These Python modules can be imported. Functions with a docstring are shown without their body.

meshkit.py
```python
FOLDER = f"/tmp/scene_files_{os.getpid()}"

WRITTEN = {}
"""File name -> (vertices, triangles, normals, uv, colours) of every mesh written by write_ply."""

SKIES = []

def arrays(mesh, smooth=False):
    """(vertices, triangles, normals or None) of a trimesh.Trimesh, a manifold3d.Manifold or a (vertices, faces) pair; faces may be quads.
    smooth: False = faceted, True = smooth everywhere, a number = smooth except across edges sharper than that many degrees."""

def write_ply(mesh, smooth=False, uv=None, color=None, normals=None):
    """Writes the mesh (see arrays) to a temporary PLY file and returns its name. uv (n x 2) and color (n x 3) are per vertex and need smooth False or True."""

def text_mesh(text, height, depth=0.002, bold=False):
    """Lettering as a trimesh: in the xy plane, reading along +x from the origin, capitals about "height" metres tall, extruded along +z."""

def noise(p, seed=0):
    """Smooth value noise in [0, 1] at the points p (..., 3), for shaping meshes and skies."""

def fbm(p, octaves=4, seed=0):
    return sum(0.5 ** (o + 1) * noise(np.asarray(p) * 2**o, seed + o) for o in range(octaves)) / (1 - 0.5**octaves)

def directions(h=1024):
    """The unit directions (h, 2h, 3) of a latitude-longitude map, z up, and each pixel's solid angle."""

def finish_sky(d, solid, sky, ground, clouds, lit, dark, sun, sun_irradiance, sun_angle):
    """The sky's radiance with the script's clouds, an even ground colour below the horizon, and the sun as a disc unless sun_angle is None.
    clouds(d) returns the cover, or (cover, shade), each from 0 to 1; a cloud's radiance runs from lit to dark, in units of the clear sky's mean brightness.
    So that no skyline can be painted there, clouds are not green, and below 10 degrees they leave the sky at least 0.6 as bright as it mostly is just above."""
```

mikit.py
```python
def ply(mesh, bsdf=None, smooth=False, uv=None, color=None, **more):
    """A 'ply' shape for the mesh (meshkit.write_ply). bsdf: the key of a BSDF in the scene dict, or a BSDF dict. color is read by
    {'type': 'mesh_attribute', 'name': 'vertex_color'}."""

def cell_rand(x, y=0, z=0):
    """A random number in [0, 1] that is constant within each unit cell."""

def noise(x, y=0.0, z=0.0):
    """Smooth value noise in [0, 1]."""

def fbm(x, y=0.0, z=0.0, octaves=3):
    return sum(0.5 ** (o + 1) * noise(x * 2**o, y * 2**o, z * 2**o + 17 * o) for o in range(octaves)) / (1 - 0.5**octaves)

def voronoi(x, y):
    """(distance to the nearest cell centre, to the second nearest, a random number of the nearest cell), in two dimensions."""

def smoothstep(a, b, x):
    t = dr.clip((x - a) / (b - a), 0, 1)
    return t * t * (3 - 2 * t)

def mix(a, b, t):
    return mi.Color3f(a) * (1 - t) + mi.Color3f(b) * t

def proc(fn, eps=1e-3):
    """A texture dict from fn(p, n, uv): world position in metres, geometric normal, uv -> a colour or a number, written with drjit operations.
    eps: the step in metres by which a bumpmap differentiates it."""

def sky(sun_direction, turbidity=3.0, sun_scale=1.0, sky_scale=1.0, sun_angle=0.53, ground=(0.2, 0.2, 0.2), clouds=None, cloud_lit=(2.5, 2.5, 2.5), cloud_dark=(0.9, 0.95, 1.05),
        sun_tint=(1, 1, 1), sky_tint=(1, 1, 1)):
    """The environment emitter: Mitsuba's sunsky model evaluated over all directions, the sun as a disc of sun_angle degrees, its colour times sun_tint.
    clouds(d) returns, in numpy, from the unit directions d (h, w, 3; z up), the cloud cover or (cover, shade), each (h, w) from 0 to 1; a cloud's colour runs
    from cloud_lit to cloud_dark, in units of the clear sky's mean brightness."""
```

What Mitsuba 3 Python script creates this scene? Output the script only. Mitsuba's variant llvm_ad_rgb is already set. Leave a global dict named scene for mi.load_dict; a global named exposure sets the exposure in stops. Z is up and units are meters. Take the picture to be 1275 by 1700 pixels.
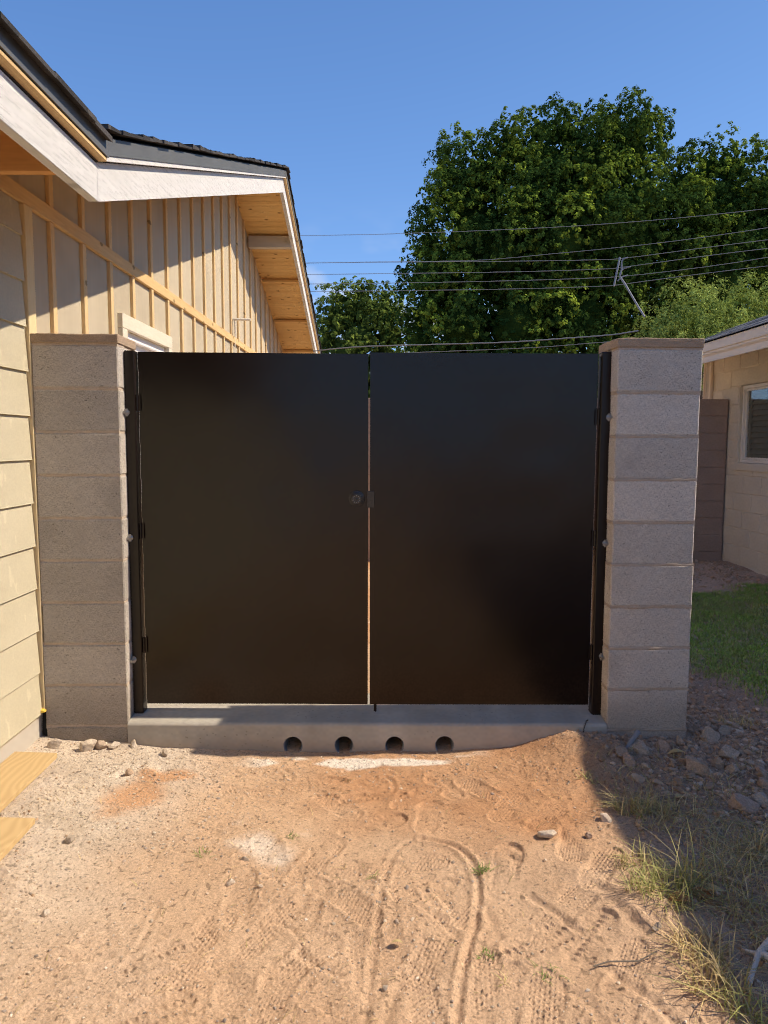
import math, random
import numpy as np, trimesh, manifold3d, shapely.geometry as sg
import drjit as dr
import mitsuba as mi
import mikit, meshkit
from mikit import proc, noise, fbm, voronoi, cell_rand, smoothstep, mix

scene, labels = {}, {}
T = mi.ScalarTransform4f

# ------------------------------------------------------------------ camera, sky, exposure
W_, H_, F_ = 1275.0, 1700.0, 1228.0
PITCH, ROLL, EYE = 0.0931, 0.0032, 1.4309
cp, sp = math.cos(PITCH), math.sin(PITCH)
FW = np.array([0, cp, -sp]); RT0 = np.array([1.0, 0, 0]); UP0 = np.cross(RT0, FW)
RT = math.cos(ROLL) * RT0 + math.sin(ROLL) * UP0
UP = -math.sin(ROLL) * RT0 + math.cos(ROLL) * UP0
O = np.array([0, 0, EYE])
scene['camera'] = {'type': 'perspective', 'fov': 2 * math.degrees(math.atan(W_ / 2 / F_)), 'fov_axis': 'x',
                   'near_clip': 0.05, 'far_clip': 3000.0,
                   'to_world': T().look_at(origin=O.tolist(), target=(O + FW).tolist(), up=UP.tolist())}

def clouds(d):
    # a small low cloud bank beyond the far left tree
    az = np.degrees(np.arctan2(d[..., 0], d[..., 1])); el = np.degrees(np.arcsin(np.clip(d[..., 2], -1, 1)))
    n = meshkit.fbm(np.stack([az * .35, el * .9, el * 0], -1), 5, 3)
    low = np.exp(-((el - 7.5) / 4.5) ** 2) * (el > 0)
    return np.clip((n - .50) * 4, 0, 1) * low * .85
scene['sky'] = mikit.sky([0.715, 0.03, 0.70], turbidity=2.2, sky_scale=1.27, ground=(.3, .22, .16), clouds=clouds, sun_tint=(1.03, 1.05, 1.10), sky_tint=(.70, .87, 1.10))
exposure = 1.9

# ------------------------------------------------------------------ helpers
def ray(px, py): return FW + RT * (px - W_ / 2) / F_ - UP * (py - H_ / 2) / F_
def at(px, py, y):
    r = ray(px, py); return O + r * (y / r[1])
def at_x(px, py, x):
    r = ray(px, py); return O + r * (x / r[0])
def at_z(px, py, z):
    r = ray(px, py); return O + r * ((z - EYE) / r[2])

def numbered(k):
    if k not in scene and k not in labels and k not in used: used.add(k); return k
    i = 1
    while f'{k}_{i:03d}' in scene or f'{k}_{i:03d}' in labels or f'{k}_{i:03d}' in used: i += 1
    used.add(f'{k}_{i:03d}'); return f'{k}_{i:03d}'
used = set()
counters = {}
def thing(name, label, cat, group=None):
    k = numbered(name); labels[k] = {'label': label, 'category': cat}
    if group: labels[k]['group'] = group
    return k
def part(parent, name, mesh, bsdf, smooth=False, label=None, stuff=False, **kw):
    base = parent + '__' + name
    n = counters.get(base, 0); counters[base] = n + 1
    k = base if n == 0 else f'{base}_{n:03d}'
    scene[k] = mikit.ply(mesh, bsdf, smooth=smooth, **kw)
    if label or stuff: labels[k] = {}
    if label: labels[k]['label'] = label
    if stuff: labels[k]['kind'] = 'stuff'
    return k
def single(name, mesh, bsdf, label, cat, group=None, smooth=False, **kw):
    k = thing(name, label, cat, group); scene[k] = mikit.ply(mesh, bsdf, smooth=smooth, **kw); return k
def struct(name, mesh, bsdf, label, smooth=False, kind='structure', **kw):
    k = numbered(name); scene[k] = mikit.ply(mesh, bsdf, smooth=smooth, **kw); labels[k] = {'label': label, 'kind': kind}; return k

def box(x0, x1, y0, y1, z0, z1):
    return trimesh.creation.box(bounds=[[min(x0, x1), min(y0, y1), min(z0, z1)], [max(x0, x1), max(y0, y1), max(z0, z1)]])
def bbox(x0, x1, y0, y1, z0, z1, b=.003, jit=0.0, rng=None):
    """box with chamfered edges"""
    v = []
    for sx, X in ((1, x0), (-1, x1)):
        for sy, Y in ((1, y0), (-1, y1)):
            for sz, Z in ((1, z0), (-1, z1)):
                v += [(X + sx * b, Y + sy * b, Z), (X + sx * b, Y, Z + sz * b), (X, Y + sy * b, Z + sz * b)]
    v = np.array(v)
    if jit: v = v + rng.normal(0, jit, v.shape)
    return trimesh.convex.convex_hull(v)
def poly_x(pts, x0, x1):
    m = trimesh.creation.extrude_polygon(sg.Polygon(pts), x1 - x0, engine='earcut'); v = m.vertices
    return trimesh.Trimesh(np.stack([v[:, 2] + x0, v[:, 0], v[:, 1]], 1), m.faces, process=False)
def poly_y(pts, y0, y1):
    m = trimesh.creation.extrude_polygon(sg.Polygon(pts), y1 - y0, engine='earcut'); v = m.vertices
    return trimesh.Trimesh(np.stack([v[:, 0], v[:, 2] + y0, v[:, 1]], 1), m.faces[:, ::-1], process=False)
def cat(*ms): return trimesh.util.concatenate([m for m in ms])
def tube(pts, r, n=8, caps=True):
    pts = np.asarray(pts, float); k = len(pts); r = np.broadcast_to(r, k)
    t = np.gradient(pts, axis=0); t /= np.linalg.norm(t, axis=1, keepdims=True)
    a = np.array([0, 0, 1.0]) if abs(t[0][2]) < .9 else np.array([1.0, 0, 0])
    vs = []
    for i in range(k):
        u = np.cross(t[i], a); u /= np.linalg.norm(u); w = np.cross(t[i], u); a = -w if np.dot(-w, a) > 0 else w
        th = np.arange(n) * 2 * np.pi / n
        vs.append(pts[i] + r[i] * (np.cos(th)[:, None] * u + np.sin(th)[:, None] * np.cross(t[i], u)))
    v = np.vstack(vs); f = []
    for i in range(k - 1):
        for j in range(n):
            p, q_ = i * n + j, i * n + (j + 1) % n
            f += [(p, q_, q_ + n), (p, q_ + n, p + n)]
    if caps:
        v = np.vstack([v, pts[0], pts[-1]]); c0, c1 = k * n, k * n + 1
        for j in range(n):
            f += [(c0, (j + 1) % n, j), (c1, (k - 1) * n + j, (k - 1) * n + (j + 1) % n)]
    return trimesh.Trimesh(v, f, process=False)
def lathe(profile, n=40):
    """profile (r, h) about the -y axis: h grows towards the viewer (-y)"""
    m = trimesh.creation.revolve(np.array(profile, float), sections=n); v = m.vertices
    return trimesh.Trimesh(np.stack([v[:, 0], -v[:, 2], v[:, 1]], 1), m.faces, process=False)
def moved(m, x=0, y=0, z=0):
    m = m.copy(); m.apply_translation([x, y, z]); return m
def rotz(m, a, c=(0, 0, 0)):
    m = m.copy(); m.apply_transform(trimesh.transformations.rotation_matrix(a, [0, 0, 1], c)); return m

# ------------------------------------------------------------------ materials
def C(*c): return mi.Color3f(*c)
def mat(name, fn=None, rgb=None, rough=.8, spec=.3, bump=None, bscale=1.0, eps=1e-3, metallic=0.0, two=True, **more):
    b = {'type': 'principled', 'base_color': proc(fn) if fn else {'type': 'rgb', 'value': list(rgb)}, 'roughness': rough, 'specular': spec, 'metallic': metallic, **more}
    if bump is not None:
        b = {'type': 'bumpmap', 'arbitrary': proc(bump, eps), 'scale': bscale, 'bsdf': b}
    scene[name] = {'type': 'twosided', 'bsdf': b} if two else b
    return name

def block_col(c0, c1, warm=0.0):
    def fn(p, n, uv):
        g = fbm(p.x * 9, p.y * 9, p.z * 9, 3); s = .5 * noise(p.x * 330, p.y * 330, p.z * 330) + .5 * noise(p.x * 190, p.y * 190, p.z * 190); s2 = noise(p.x * 120 + 9, p.y * 120, p.z * 120)
        c = mix(c0, c1, g)
        pit = smoothstep(.84, .94, s2)
        tone = cell_rand(dr.floor((p.z - .042) / .2032), dr.select(p.x > 0, 7, 3), 3)
        damp = smoothstep(.34, .10, p.z + .10 * (fbm(p.x * 8, p.y * 8, p.z * 8, 3) - .5))
        c = c * mi.Color3f(1 - .30 * damp, 1 - .33 * damp, 1 - .36 * damp)
        stain = smoothstep(.56, .76, fbm(p.x * 5 + 2, p.y * 5, p.z * 2.6, 4))
        return c * (.55 + .76 * s) * (1 - .48 * pit) * (.87 + .24 * tone) * (1 - .16 * stain)
    return fn
def pore(p, n, uv):
    a = noise(p.x * 300, p.y * 300, p.z * 300); b = noise(p.x * 130, p.y * 130, p.z * 130)
    return a * .0013 + smoothstep(.35, .9, b) * .0022
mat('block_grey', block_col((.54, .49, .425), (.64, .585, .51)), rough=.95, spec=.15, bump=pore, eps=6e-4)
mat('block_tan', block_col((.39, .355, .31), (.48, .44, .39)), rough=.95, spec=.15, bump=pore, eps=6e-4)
mat('mortar', lambda p, n, uv: mix((.36, .29, .22), (.50, .42, .34), fbm(p.x * 25, p.y * 25, p.z * 25)) * (.85 + .3 * noise(p.x * 300, p.y * 300, p.z * 300)), rough=.95, spec=.1)
mat('cap_brown', lambda p, n, uv: mix((.33, .24, .165), (.42, .32, .23), fbm(p.x * 14, p.y * 14, p.z * 14)) * (.75 + .4 * noise(p.x * 260, p.y * 260, p.z * 260)), rough=.95, spec=.1, bump=pore, eps=6e-4)
mat('garden_block', lambda p, n, uv: mix((.31, .225, .18), (.38, .285, .23), fbm(p.x * 6, p.y * 6, p.z * 6)) * (.85 + .3 * noise(p.x * 120, p.y * 120, p.z * 120)), rough=.95, spec=.1)
mat('painted_block', lambda p, n, uv: mix((.60, .535, .42), (.68, .615, .50), fbm(p.x * 4, p.y * 4, p.z * 4)) * (.92 + .12 * noise(p.x * 60, p.y * 60, p.z * 60)), rough=.8, spec=.2,
    bump=lambda p, n, uv: fbm(p.x * 60, p.y * 60, p.z * 60) * .003, eps=2e-3)
mat('painted_trim', rgb=(.78, .68, .54), rough=.6, spec=.3)
mat('window_white', rgb=(.72, .68, .60), rough=.5, spec=.35)

def concrete(p, n, uv):
    g = fbm(p.x * 3.5, p.y * 3.5, p.z * 6, 4); s = noise(p.x * 70, p.y * 70, p.z * 70)
    streak = fbm(p.x * 14, p.y * 2, p.z * 1.5, 3)
    red = smoothstep(.5, .9, fbm(p.x * 1.7 + 5, p.y, p.z * 4)) * smoothstep(.0, .7, p.x)
    base = mix((.36, .335, .285), (.47, .445, .39), g) * (.9 + .12 * s) * (.9 + .2 * streak)
    low = smoothstep(.03, -.07, p.z + .05 * (g - .5))
    pit = smoothstep(.12, .06, voronoi(p.x * 22 + p.z * 3, p.z * 26 + p.y * 24)[0])
    base = base * (1 - .30 * pit * smoothstep(.5, .7, fbm(p.x * 5, p.z * 9, 3))) * (.86 + .22 * fbm(p.x * 9, p.z * 20, p.y * 9, 3))
    return mix(mix(base, (.38, .29, .21), red * .45), (.40, .29, .20), low * .5)
mat('concrete', concrete, rough=.75, spec=.3, bump=lambda p, n, uv: fbm(p.x * 40, p.y * 40, p.z * 40) * .002, eps=2e-3)
mat('stem_concrete', lambda p, n, uv: mix((.42, .385, .33), (.54, .50, .44), fbm(p.y * 5, p.z * 9, 1, 4)), rough=.9, spec=.15, bump=lambda p, n, uv: fbm(p.x * 30, p.y * 30, p.z * 30) * .006, eps=2e-3)

# wood: grain runs along the axis whose scale is small
def wood(c0, c1, sx, sy, sz, knots=True, kx=None):
    def fn(p, n, uv):
        g = fbm(p.x * sx, p.y * sy, p.z * sz, 4)
        l = .5 + .5 * dr.sin(40 * g)
        c = mix(c0, c1, .65 * g + .25 * l)
        if knots:
            a, b = (p.y, p.z) if sx > 1e9 else (p.x + p.z, p.y)
            k = voronoi((p.x * .7 + p.y) * 3.1, (p.z + p.x * .6) * 5.3 + 3)
            r = k[0]
            c = c * (1 - .55 * smoothstep(.10, .045, r) * (k[2] > .45))
        return c
    return fn
mat('pine_up', wood((.58, .405, .20), (.74, .565, .32), 40, 40, 2.2), rough=.7, spec=.2)
mat('pine_along', wood((.56, .37, .17), (.74, .535, .275), 40, 2.2, 40), rough=.7, spec=.2)
def soffit_wood(p, n, uv):
    g = fbm(p.x * 3, p.y * 42, p.z * 42, 4); bi = cell_rand(dr.floor(p.y * 11.2), 3, 1)
    c = mix((.60, .36, .125), (.80, .55, .235), .6 * g + .4 * bi)
    k = voronoi(p.x * 5.0, p.y * 9.0)
    ring = smoothstep(.16, .05, k[0]) * (k[2] > .62)
    return c * (1 - .72 * mi.Color3f(.7, .85, 1.0) * ring)
mat('pine_soffit', soffit_wood, rough=.55, spec=.25)
mat('plywood', wood((.50, .25, .085), (.62, .33, .125), 3, 3, 20, False), rough=.75, spec=.15)
def lumber(p, n, uv):
    q = fbm(p.x * 5, p.y * 2, p.z * 10, 3)
    l = .5 + .5 * dr.sin(p.x * 230 + p.y * 14 + q * 75)
    return mix((.42, .285, .135), (.58, .43, .225), .35 * l + .65 * q)
mat('plank_wood', lumber, rough=.65, spec=.25)
def primed(p, n, uv):
    g = fbm(p.x * 60, p.y * 8, p.z * 110, 3); g2 = fbm(p.x * 4, p.y * 4, p.z * 4)
    fleck = smoothstep(.62, .80, noise(p.x * 9, p.y * 16, p.z * 330))
    return mix((.56, .555, .54), (.68, .675, .66), g) * (.94 + .1 * g2) * (1 - .30 * fleck)
mat('primed_board', primed, rough=.75, spec=.25, bump=lambda p, n, uv: fbm(p.x * 60, p.y * 14, p.z * 160) * .003, eps=1e-3)
mat('primer_beam', lambda p, n, uv: mix((.44, .40, .34), (.52, .48, .41), fbm(p.x * 6, p.y * 30, p.z * 40)), rough=.8, spec=.2)
def panel(p, n, uv):
    v = fbm(p.y * 6, p.z * .8, 2.0, 4); s = fbm(p.y * 45, p.z * 4, 1.0, 3)
    blot = smoothstep(.55, .8, fbm(p.y * 2.1, p.z * 2.4, 7.0))
    t = cell_rand(dr.floor((p.y - 3.785) / .396), 2, 2)
    return mix((.40, .345, .25), (.51, .45, .34), .5 * v + .3 * s + .25 * t) * (1 - .1 * blot)
mat('fibre_panel', panel, rough=.85, spec=.2)
def lap(p, n, uv):
    b = cell_rand(dr.floor((p.z - .126) / .2035), 1, 5)
    g = fbm(p.y * 3, p.z * 7, 4.0, 4); sc = smoothstep(.72, .8, fbm(p.y * 26, p.z * 11, 1, 3))
    return mix((.45, .41, .295), (.525, .485, .365), .6 * g + .4 * b) * (1 + .12 * sc) * (.95 + .1 * noise(p.y * 220, p.z * 220))
mat('lap_board', lap, rough=.8, spec=.2, bump=lambda p, n, uv: fbm(p.y * 20, p.z * 120, p.x) * .0012, eps=1e-3)
mat('trim_yellow', wood((.60, .48, .27), (.74, .62, .38), 40, 40, 2, False), rough=.75, spec=.2)
mat('window_trim', wood((.62, .56, .44), (.74, .68, .56), 20, 4, 20, False), rough=.7, spec=.2)
mat('white_film', rgb=(.86, .86, .85), rough=.35, spec=.5)
mat('drip_metal', lambda p, n, uv: mix((.10, .104, .104), (.14, .145, .143), fbm(p.x * 3, p.y * 5, p.z * 3)), rough=.42, spec=.5, bump=lambda p, n, uv: fbm(p.y * 5, p.z * 9, 1) * .004, eps=3e-3)
def shingle(a, b):
    return lambda p, n, uv: mix(a, b, cell_rand(dr.floor(p.x * 3.3), dr.floor(p.y * 4.1), 4)) * (.65 + .7 * noise(p.x * 210, p.y * 210, p.z * 210))
mat('shingle_dark', shingle((.035, .035, .037), (.075, .072, .072)), rough=.95, spec=.15)
mat('shingle_grey', shingle((.11, .115, .12), (.20, .20, .20)), rough=.95, spec=.15)

# satin black steel of the gate
def steel(p, n, uv):
    g = fbm(p.x * 2, p.z * 2, p.y * 2, 4); s = noise(p.x * 500, p.y * 500, p.z * 500)
    dust = smoothstep(.55, .85, fbm(p.x * 4 + 3, p.z * 2.2, 1.0, 4)) * .004
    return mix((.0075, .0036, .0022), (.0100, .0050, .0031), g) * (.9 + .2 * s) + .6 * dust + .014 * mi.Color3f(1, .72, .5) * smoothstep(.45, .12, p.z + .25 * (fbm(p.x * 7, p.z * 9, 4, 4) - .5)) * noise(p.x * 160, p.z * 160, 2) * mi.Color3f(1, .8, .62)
def steel_bump(p, n, uv): return noise(p.x * 700, p.y * 700, p.z * 700) * .00003 + fbm(p.x * 3, p.y * 3, p.z * 3, 2) * .0022
mat('gate_steel', steel, rough=.21, spec=.36, bump=steel_bump, eps=2e-3)
mat('post_steel', steel, rough=.30, spec=.35)
mat('lock_black', rgb=(.012, .012, .013), rough=.22, spec=.6)
mat('bolt_zinc', rgb=(.36, .36, .37), rough=.28, metallic=.9)
mat('wire_grey', rgb=(.26, .27, .29), rough=.6)
mat('wire_black', rgb=(.02, .02, .022), rough=.5)
mat('conduit_grey', rgb=(.22, .23, .25), rough=.5)
mat('shutter', lambda p, n, uv: C(.11, .125, .095) * (.9 + .2 * noise(p.y * 30, p.z * 30)), rough=.5, spec=.3)
mat('dark_room', rgb=(.03, .03, .03), rough=.9)
mat('bark', lambda p, n, uv: mix((.13, .105, .08), (.22, .19, .155), fbm(p.x * 6, p.y * 6, p.z * 2)), rough=.95, spec=.1)
mat('dead_wood', lambda p, n, uv: mix((.42, .38, .33), (.62, .58, .52), fbm(p.x * 60, p.y * 60, p.z * 60)), rough=.8, spec=.15)
mat('dry_leaf', lambda p, n, uv: mix((.36, .27, .13), (.50, .40, .20), fbm(p.x * 60, p.y * 60, p.z * 60)), rough=.7, spec=.25)
mat('rust_leaf', lambda p, n, uv: mix((.28, .12, .045), (.42, .21, .08), fbm(p.x * 60, p.y * 60, p.z * 60)), rough=.7, spec=.25)
mat('foam_yellow', rgb=(.68, .50, .08), rough=.7)
mat('paper_white', rgb=(.75, .74, .72), rough=.8)
mat('tar_black', rgb=(.012, .012, .012), rough=.8)
scene['pane_glass'] = {'type': 'thindielectric'}
ATTR = {'type': 'mesh_attribute', 'name': 'vertex_color'}
scene['blade'] = {'type': 'twosided', 'bsdf': {'type': 'principled', 'base_color': ATTR, 'roughness': .6, 'specular': .25}}
scene['stone_mix'] = {'type': 'twosided', 'bsdf': {'type': 'principled', 'base_color': ATTR, 'roughness': .95, 'specular': .12}}
scene['leaf'] = {'type': 'principledthin', 'base_color': ATTR, 'roughness': .38, 'diff_trans': .35, 'spec_trans': 0.0, 'eta': 1.38}

def rock_fn(a, b):
    return lambda p, n, uv: mix(a, b, fbm(p.x * 22, p.y * 22, p.z * 22, 4)) * (.72 + .5 * noise(p.x * 190, p.y * 190, p.z * 190))
rb = lambda p, n, uv: fbm(p.x * 70, p.y * 70, p.z * 70, 3) * .006
mat('rock_red', rock_fn((.31, .21, .15), (.49, .37, .28)), rough=.95, spec=.1, bump=rb, eps=2e-3)
mat('rock_grey', rock_fn((.34, .255, .185), (.52, .42, .32)), rough=.95, spec=.1, bump=rb, eps=2e-3)
mat('rock_pale', rock_fn((.42, .34, .26), (.62, .54, .44)), rough=.95, spec=.1, bump=rb, eps=2e-3)
mat('rock_rust', rock_fn((.31, .22, .15), (.46, .345, .25)), rough=.95, spec=.1, bump=rb, eps=2e-3)
mat('rock_slate', rock_fn((.29, .235, .18), (.45, .38, .305)), rough=.95, spec=.1, bump=rb, eps=2e-3)

# ------------------------------------------------------------------ ground
GX = np.array([-3, -1.62, -1.24, -.69, -.1, .3, .62, .86, 1.06, 1.44, 2.2]); GZ = np.array([0, -.012, -.03, -.056, -.07, -.06, -.04, .0, .018, -.004, 0.0])
rs = np.random.default_rng(11)
PRINTS = [(532, 1421, 20), (547, 1451, 75), (515, 1500, 8), (396, 1486, -5), (442, 1546, 25), (291, 1627, 70), (371, 1637, -15), (135, 1652, 60), (401, 1676, -25), (311, 1676, -10), (281, 1581, 50),
          (527, 1295, -70), (401, 1315, -75), (711, 1355, 10), (737, 1306, -20), (796, 1311, -30), (843, 1340, 30), (907, 1358, 35), (923, 1316, -15), (854, 1576, 70), (800, 1625, 5), (1045, 1613, 30),
          (1030, 1672, 25), (838, 1660, 20), (905, 1676, 15), (939, 1510, 45), (620, 1372, 60), (660, 1462, -12), (840, 1440, 15), (700, 1660, -8), (980, 1560, 38), (450, 1420, -20), (500, 1600, 40), (230, 1500, 65),
          (620, 1325, 80), (690, 1325, 40), (560, 1340, -40), (950, 1400, 20), (170, 1590, -30), (60, 1610, 40), (340, 1560, 15), (460, 1640, 10), (230, 1690, 55), (640, 1540, -10), (720, 1570, 20), (585, 1500, -35), (970, 1330, 30), (680, 1440, 70), (610, 1600, -5), (760, 1500, -15), (900, 1560, 60), (420, 1360, 70), (1000, 1440, 35), (620, 1280, 85)]
GROOVES = [([(605, 1699), (622, 1560), (640, 1440), (665, 1402), (700, 1393)], .009, .006), ([(700, 1393), (755, 1402), (785, 1428), (796, 1470), (790, 1530), (770, 1600), (757, 1699)], .009, .011),
           ([(990, 1470), (1030, 1510), (1065, 1560), (1092, 1600)], .016, .007), ([(1000, 1475), (1075, 1515), (1110, 1560)], .014, .006),
           ([(262, 1504), (245, 1545), (225, 1578)], .008, .005), ([(495, 1578), (520, 1600), (560, 1620)], .010, .007), ([(500, 1560), (470, 1530), (445, 1530)], .008, .005),
           ([(700, 1505), (735, 1530), (760, 1560)], .010, .005), ([(880, 1490), (930, 1520), (960, 1545)], .010, .007), ([(1010, 1610), (1080, 1660), (1120, 1699)], .012, .008), ([(935, 1640), (975, 1660), (1000, 1699)], .012, .006),
           ([(470, 1278), (486, 1285), (482, 1298)], .009, .005), ([(640, 1290), (655, 1300), (652, 1315)], .009, .006), ([(1050, 1530), (1090, 1560), (1110, 1600)], .014, .009), ([(100, 1585), (140, 1595), (180, 1588)], .012, .008),
           ([(660, 1640), (640, 1699)], .012, .007), ([(800, 1500), (830, 1560)], .012, .005)]
MOUNDS = [(908, 1400, .10, .018), (860, 1420, .07, .014), (950, 1445, .06, .014), (960, 1235, .16, .035), (230, 1305, .10, -.012), (250, 1283, .05, .012), (1070, 1500, .10, .02), (1040, 1300, .16, -.02), (1150, 1450, .18, .02),
          (680, 1350, .12, .012), (560, 1300, .14, .01), (270, 1278, .04, -.02), (205, 1283, .035, -.015)]
def seg_dist(x, y, pl):
    d = np.full(x.shape, 9.0)
    for (a, b) in zip(pl[:-1], pl[1:]):
        ab = b - a; t = np.clip(((x - a[0]) * ab[0] + (y - a[1]) * ab[1]) / (ab @ ab), 0, 1)
        d = np.minimum(d, np.hypot(x - a[0] - t * ab[0], y - a[1] - t * ab[1]))
    return d
def base_h(x, y):
    x = np.asarray(x, float); y = np.asarray(y, float)
    e = np.exp(-((np.clip(3.45 - y, 0, 9)) / .55) ** 2)
    h = np.interp(x, GX, GZ) * e + (1 - e) * -.02 * np.exp(-(x / 1.2) ** 2)
    far = np.clip((y - 4) / 4, 0, 1)
    h = h * (1 - far) + far * .03 * np.clip(x / 4, 0, 1)
    h = np.where(y > 3.7, np.where(x < 1.3, np.maximum(h, -.02), h), h)
    return h
def warp(x, y):
    p = np.stack([x, y, 0 * x], -1)
    near = np.clip(1 - np.hypot(x, y - 3) / 30, 0, 1)
    rub = 1 / (1 + np.exp(-(x - .98 + .05 * np.sin(y * 7)) * 12)) * np.clip((4.9 - y) * 2, 0, 1)
    h = (meshkit.fbm(p * 2.3, 3, 1) - .5) * .035 + (meshkit.fbm(p * 11, 3, 5) - .5) * .012 * (1 + .8 * rub)
    h = h + (meshkit.fbm(p * 7, 4, 31) - .5) * .05 * np.clip((y - 4.2) * 2, 0, 1) * np.clip(x - 1, 0, 1)
    return h * near, rub
def fine(x, y, rub):
    p = np.stack([x, y, 0 * x], -1)
    patch = np.clip((meshkit.fbm(p * 3.1, 3, 21) - .42) * 5, 0, 1)
    a = meshkit.fbm(p * 55, 2, 9); b = meshkit.noise(p * 120, 4)
    clod = np.clip(a - .55, 0, 1) * .026 * (.05 + .6 * patch + 1.8 * rub) + np.clip(b - .55, 0, 1) * .006 * (.25 + .6 * patch + rub)
    return clod
def height(x, y, detail=True):
    x = np.asarray(x, float); y = np.asarray(y, float)
    w, rub = warp(x, y); h = base_h(x, y) + w
    if detail: h = h + fine(x, y, rub)
    return h
def ground_at(px, py):
    z = 0.0
    for _ in range(6):
        q = at_z(px, py, z); z = float(base_h(q[0], q[1]) + warp(q[:1], q[1:2])[0][0])
    return np.array([q[0], q[1], z])

def axis(a, b, step, lo, hi):
    c = np.arange(a, b + 1e-9, step); out = [c]; s, v = step, b; r = []
    while v < hi: s *= 1.22; v += s; r.append(v)
    s, v = step, a; l = []
    while v > lo: s *= 1.22; v -= s; l.append(v)
    return np.concatenate([l[::-1], c, r])
ys_near = [1.50]
while ys_near[-1] < 3.55: ys_near.append(ys_near[-1] + .0032 + .0018 * (ys_near[-1] - 1.5) / 2)
yn = np.array(ys_near)
ya = axis(0, .001, .03, -60, .0)[:-1]
s, v, l = .004, yn[0], []
while v > -60: s *= 1.12; v -= s; l.append(v)
s, v, r = .006, yn[-1], []
while v < 420: s = min(s * 1.10, .014 if v < 4.8 else .045 if v < 9.2 else .5 + .1 * (v - 9)) ; v += s; r.append(v)
GYS = np.concatenate([l[::-1], yn, r])
GXS = axis(-1.55, 1.30, .0040, -400, 1.31)
GXS = np.concatenate([GXS[GXS < 1.3001], np.arange(1.312, 2.4, .012), np.arange(2.4, 4.3, .032)])
s, v, r = .032, GXS[-1], []
while v < 400: s *= 1.22; v += s; r.append(v)
GXS = np.concatenate([GXS, r])
gx, gy = np.meshgrid(GXS, GYS)
gz = base_h(gx, gy); w_, rub_ = warp(gx, gy); gz = gz + w_
ix0, ix1 = np.searchsorted(GXS, [-1.9, 2.4]); iy0, iy1 = np.searchsorted(GYS, [1.2, 5.2])
sub = (slice(iy0, iy1), slice(ix0, ix1))
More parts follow.
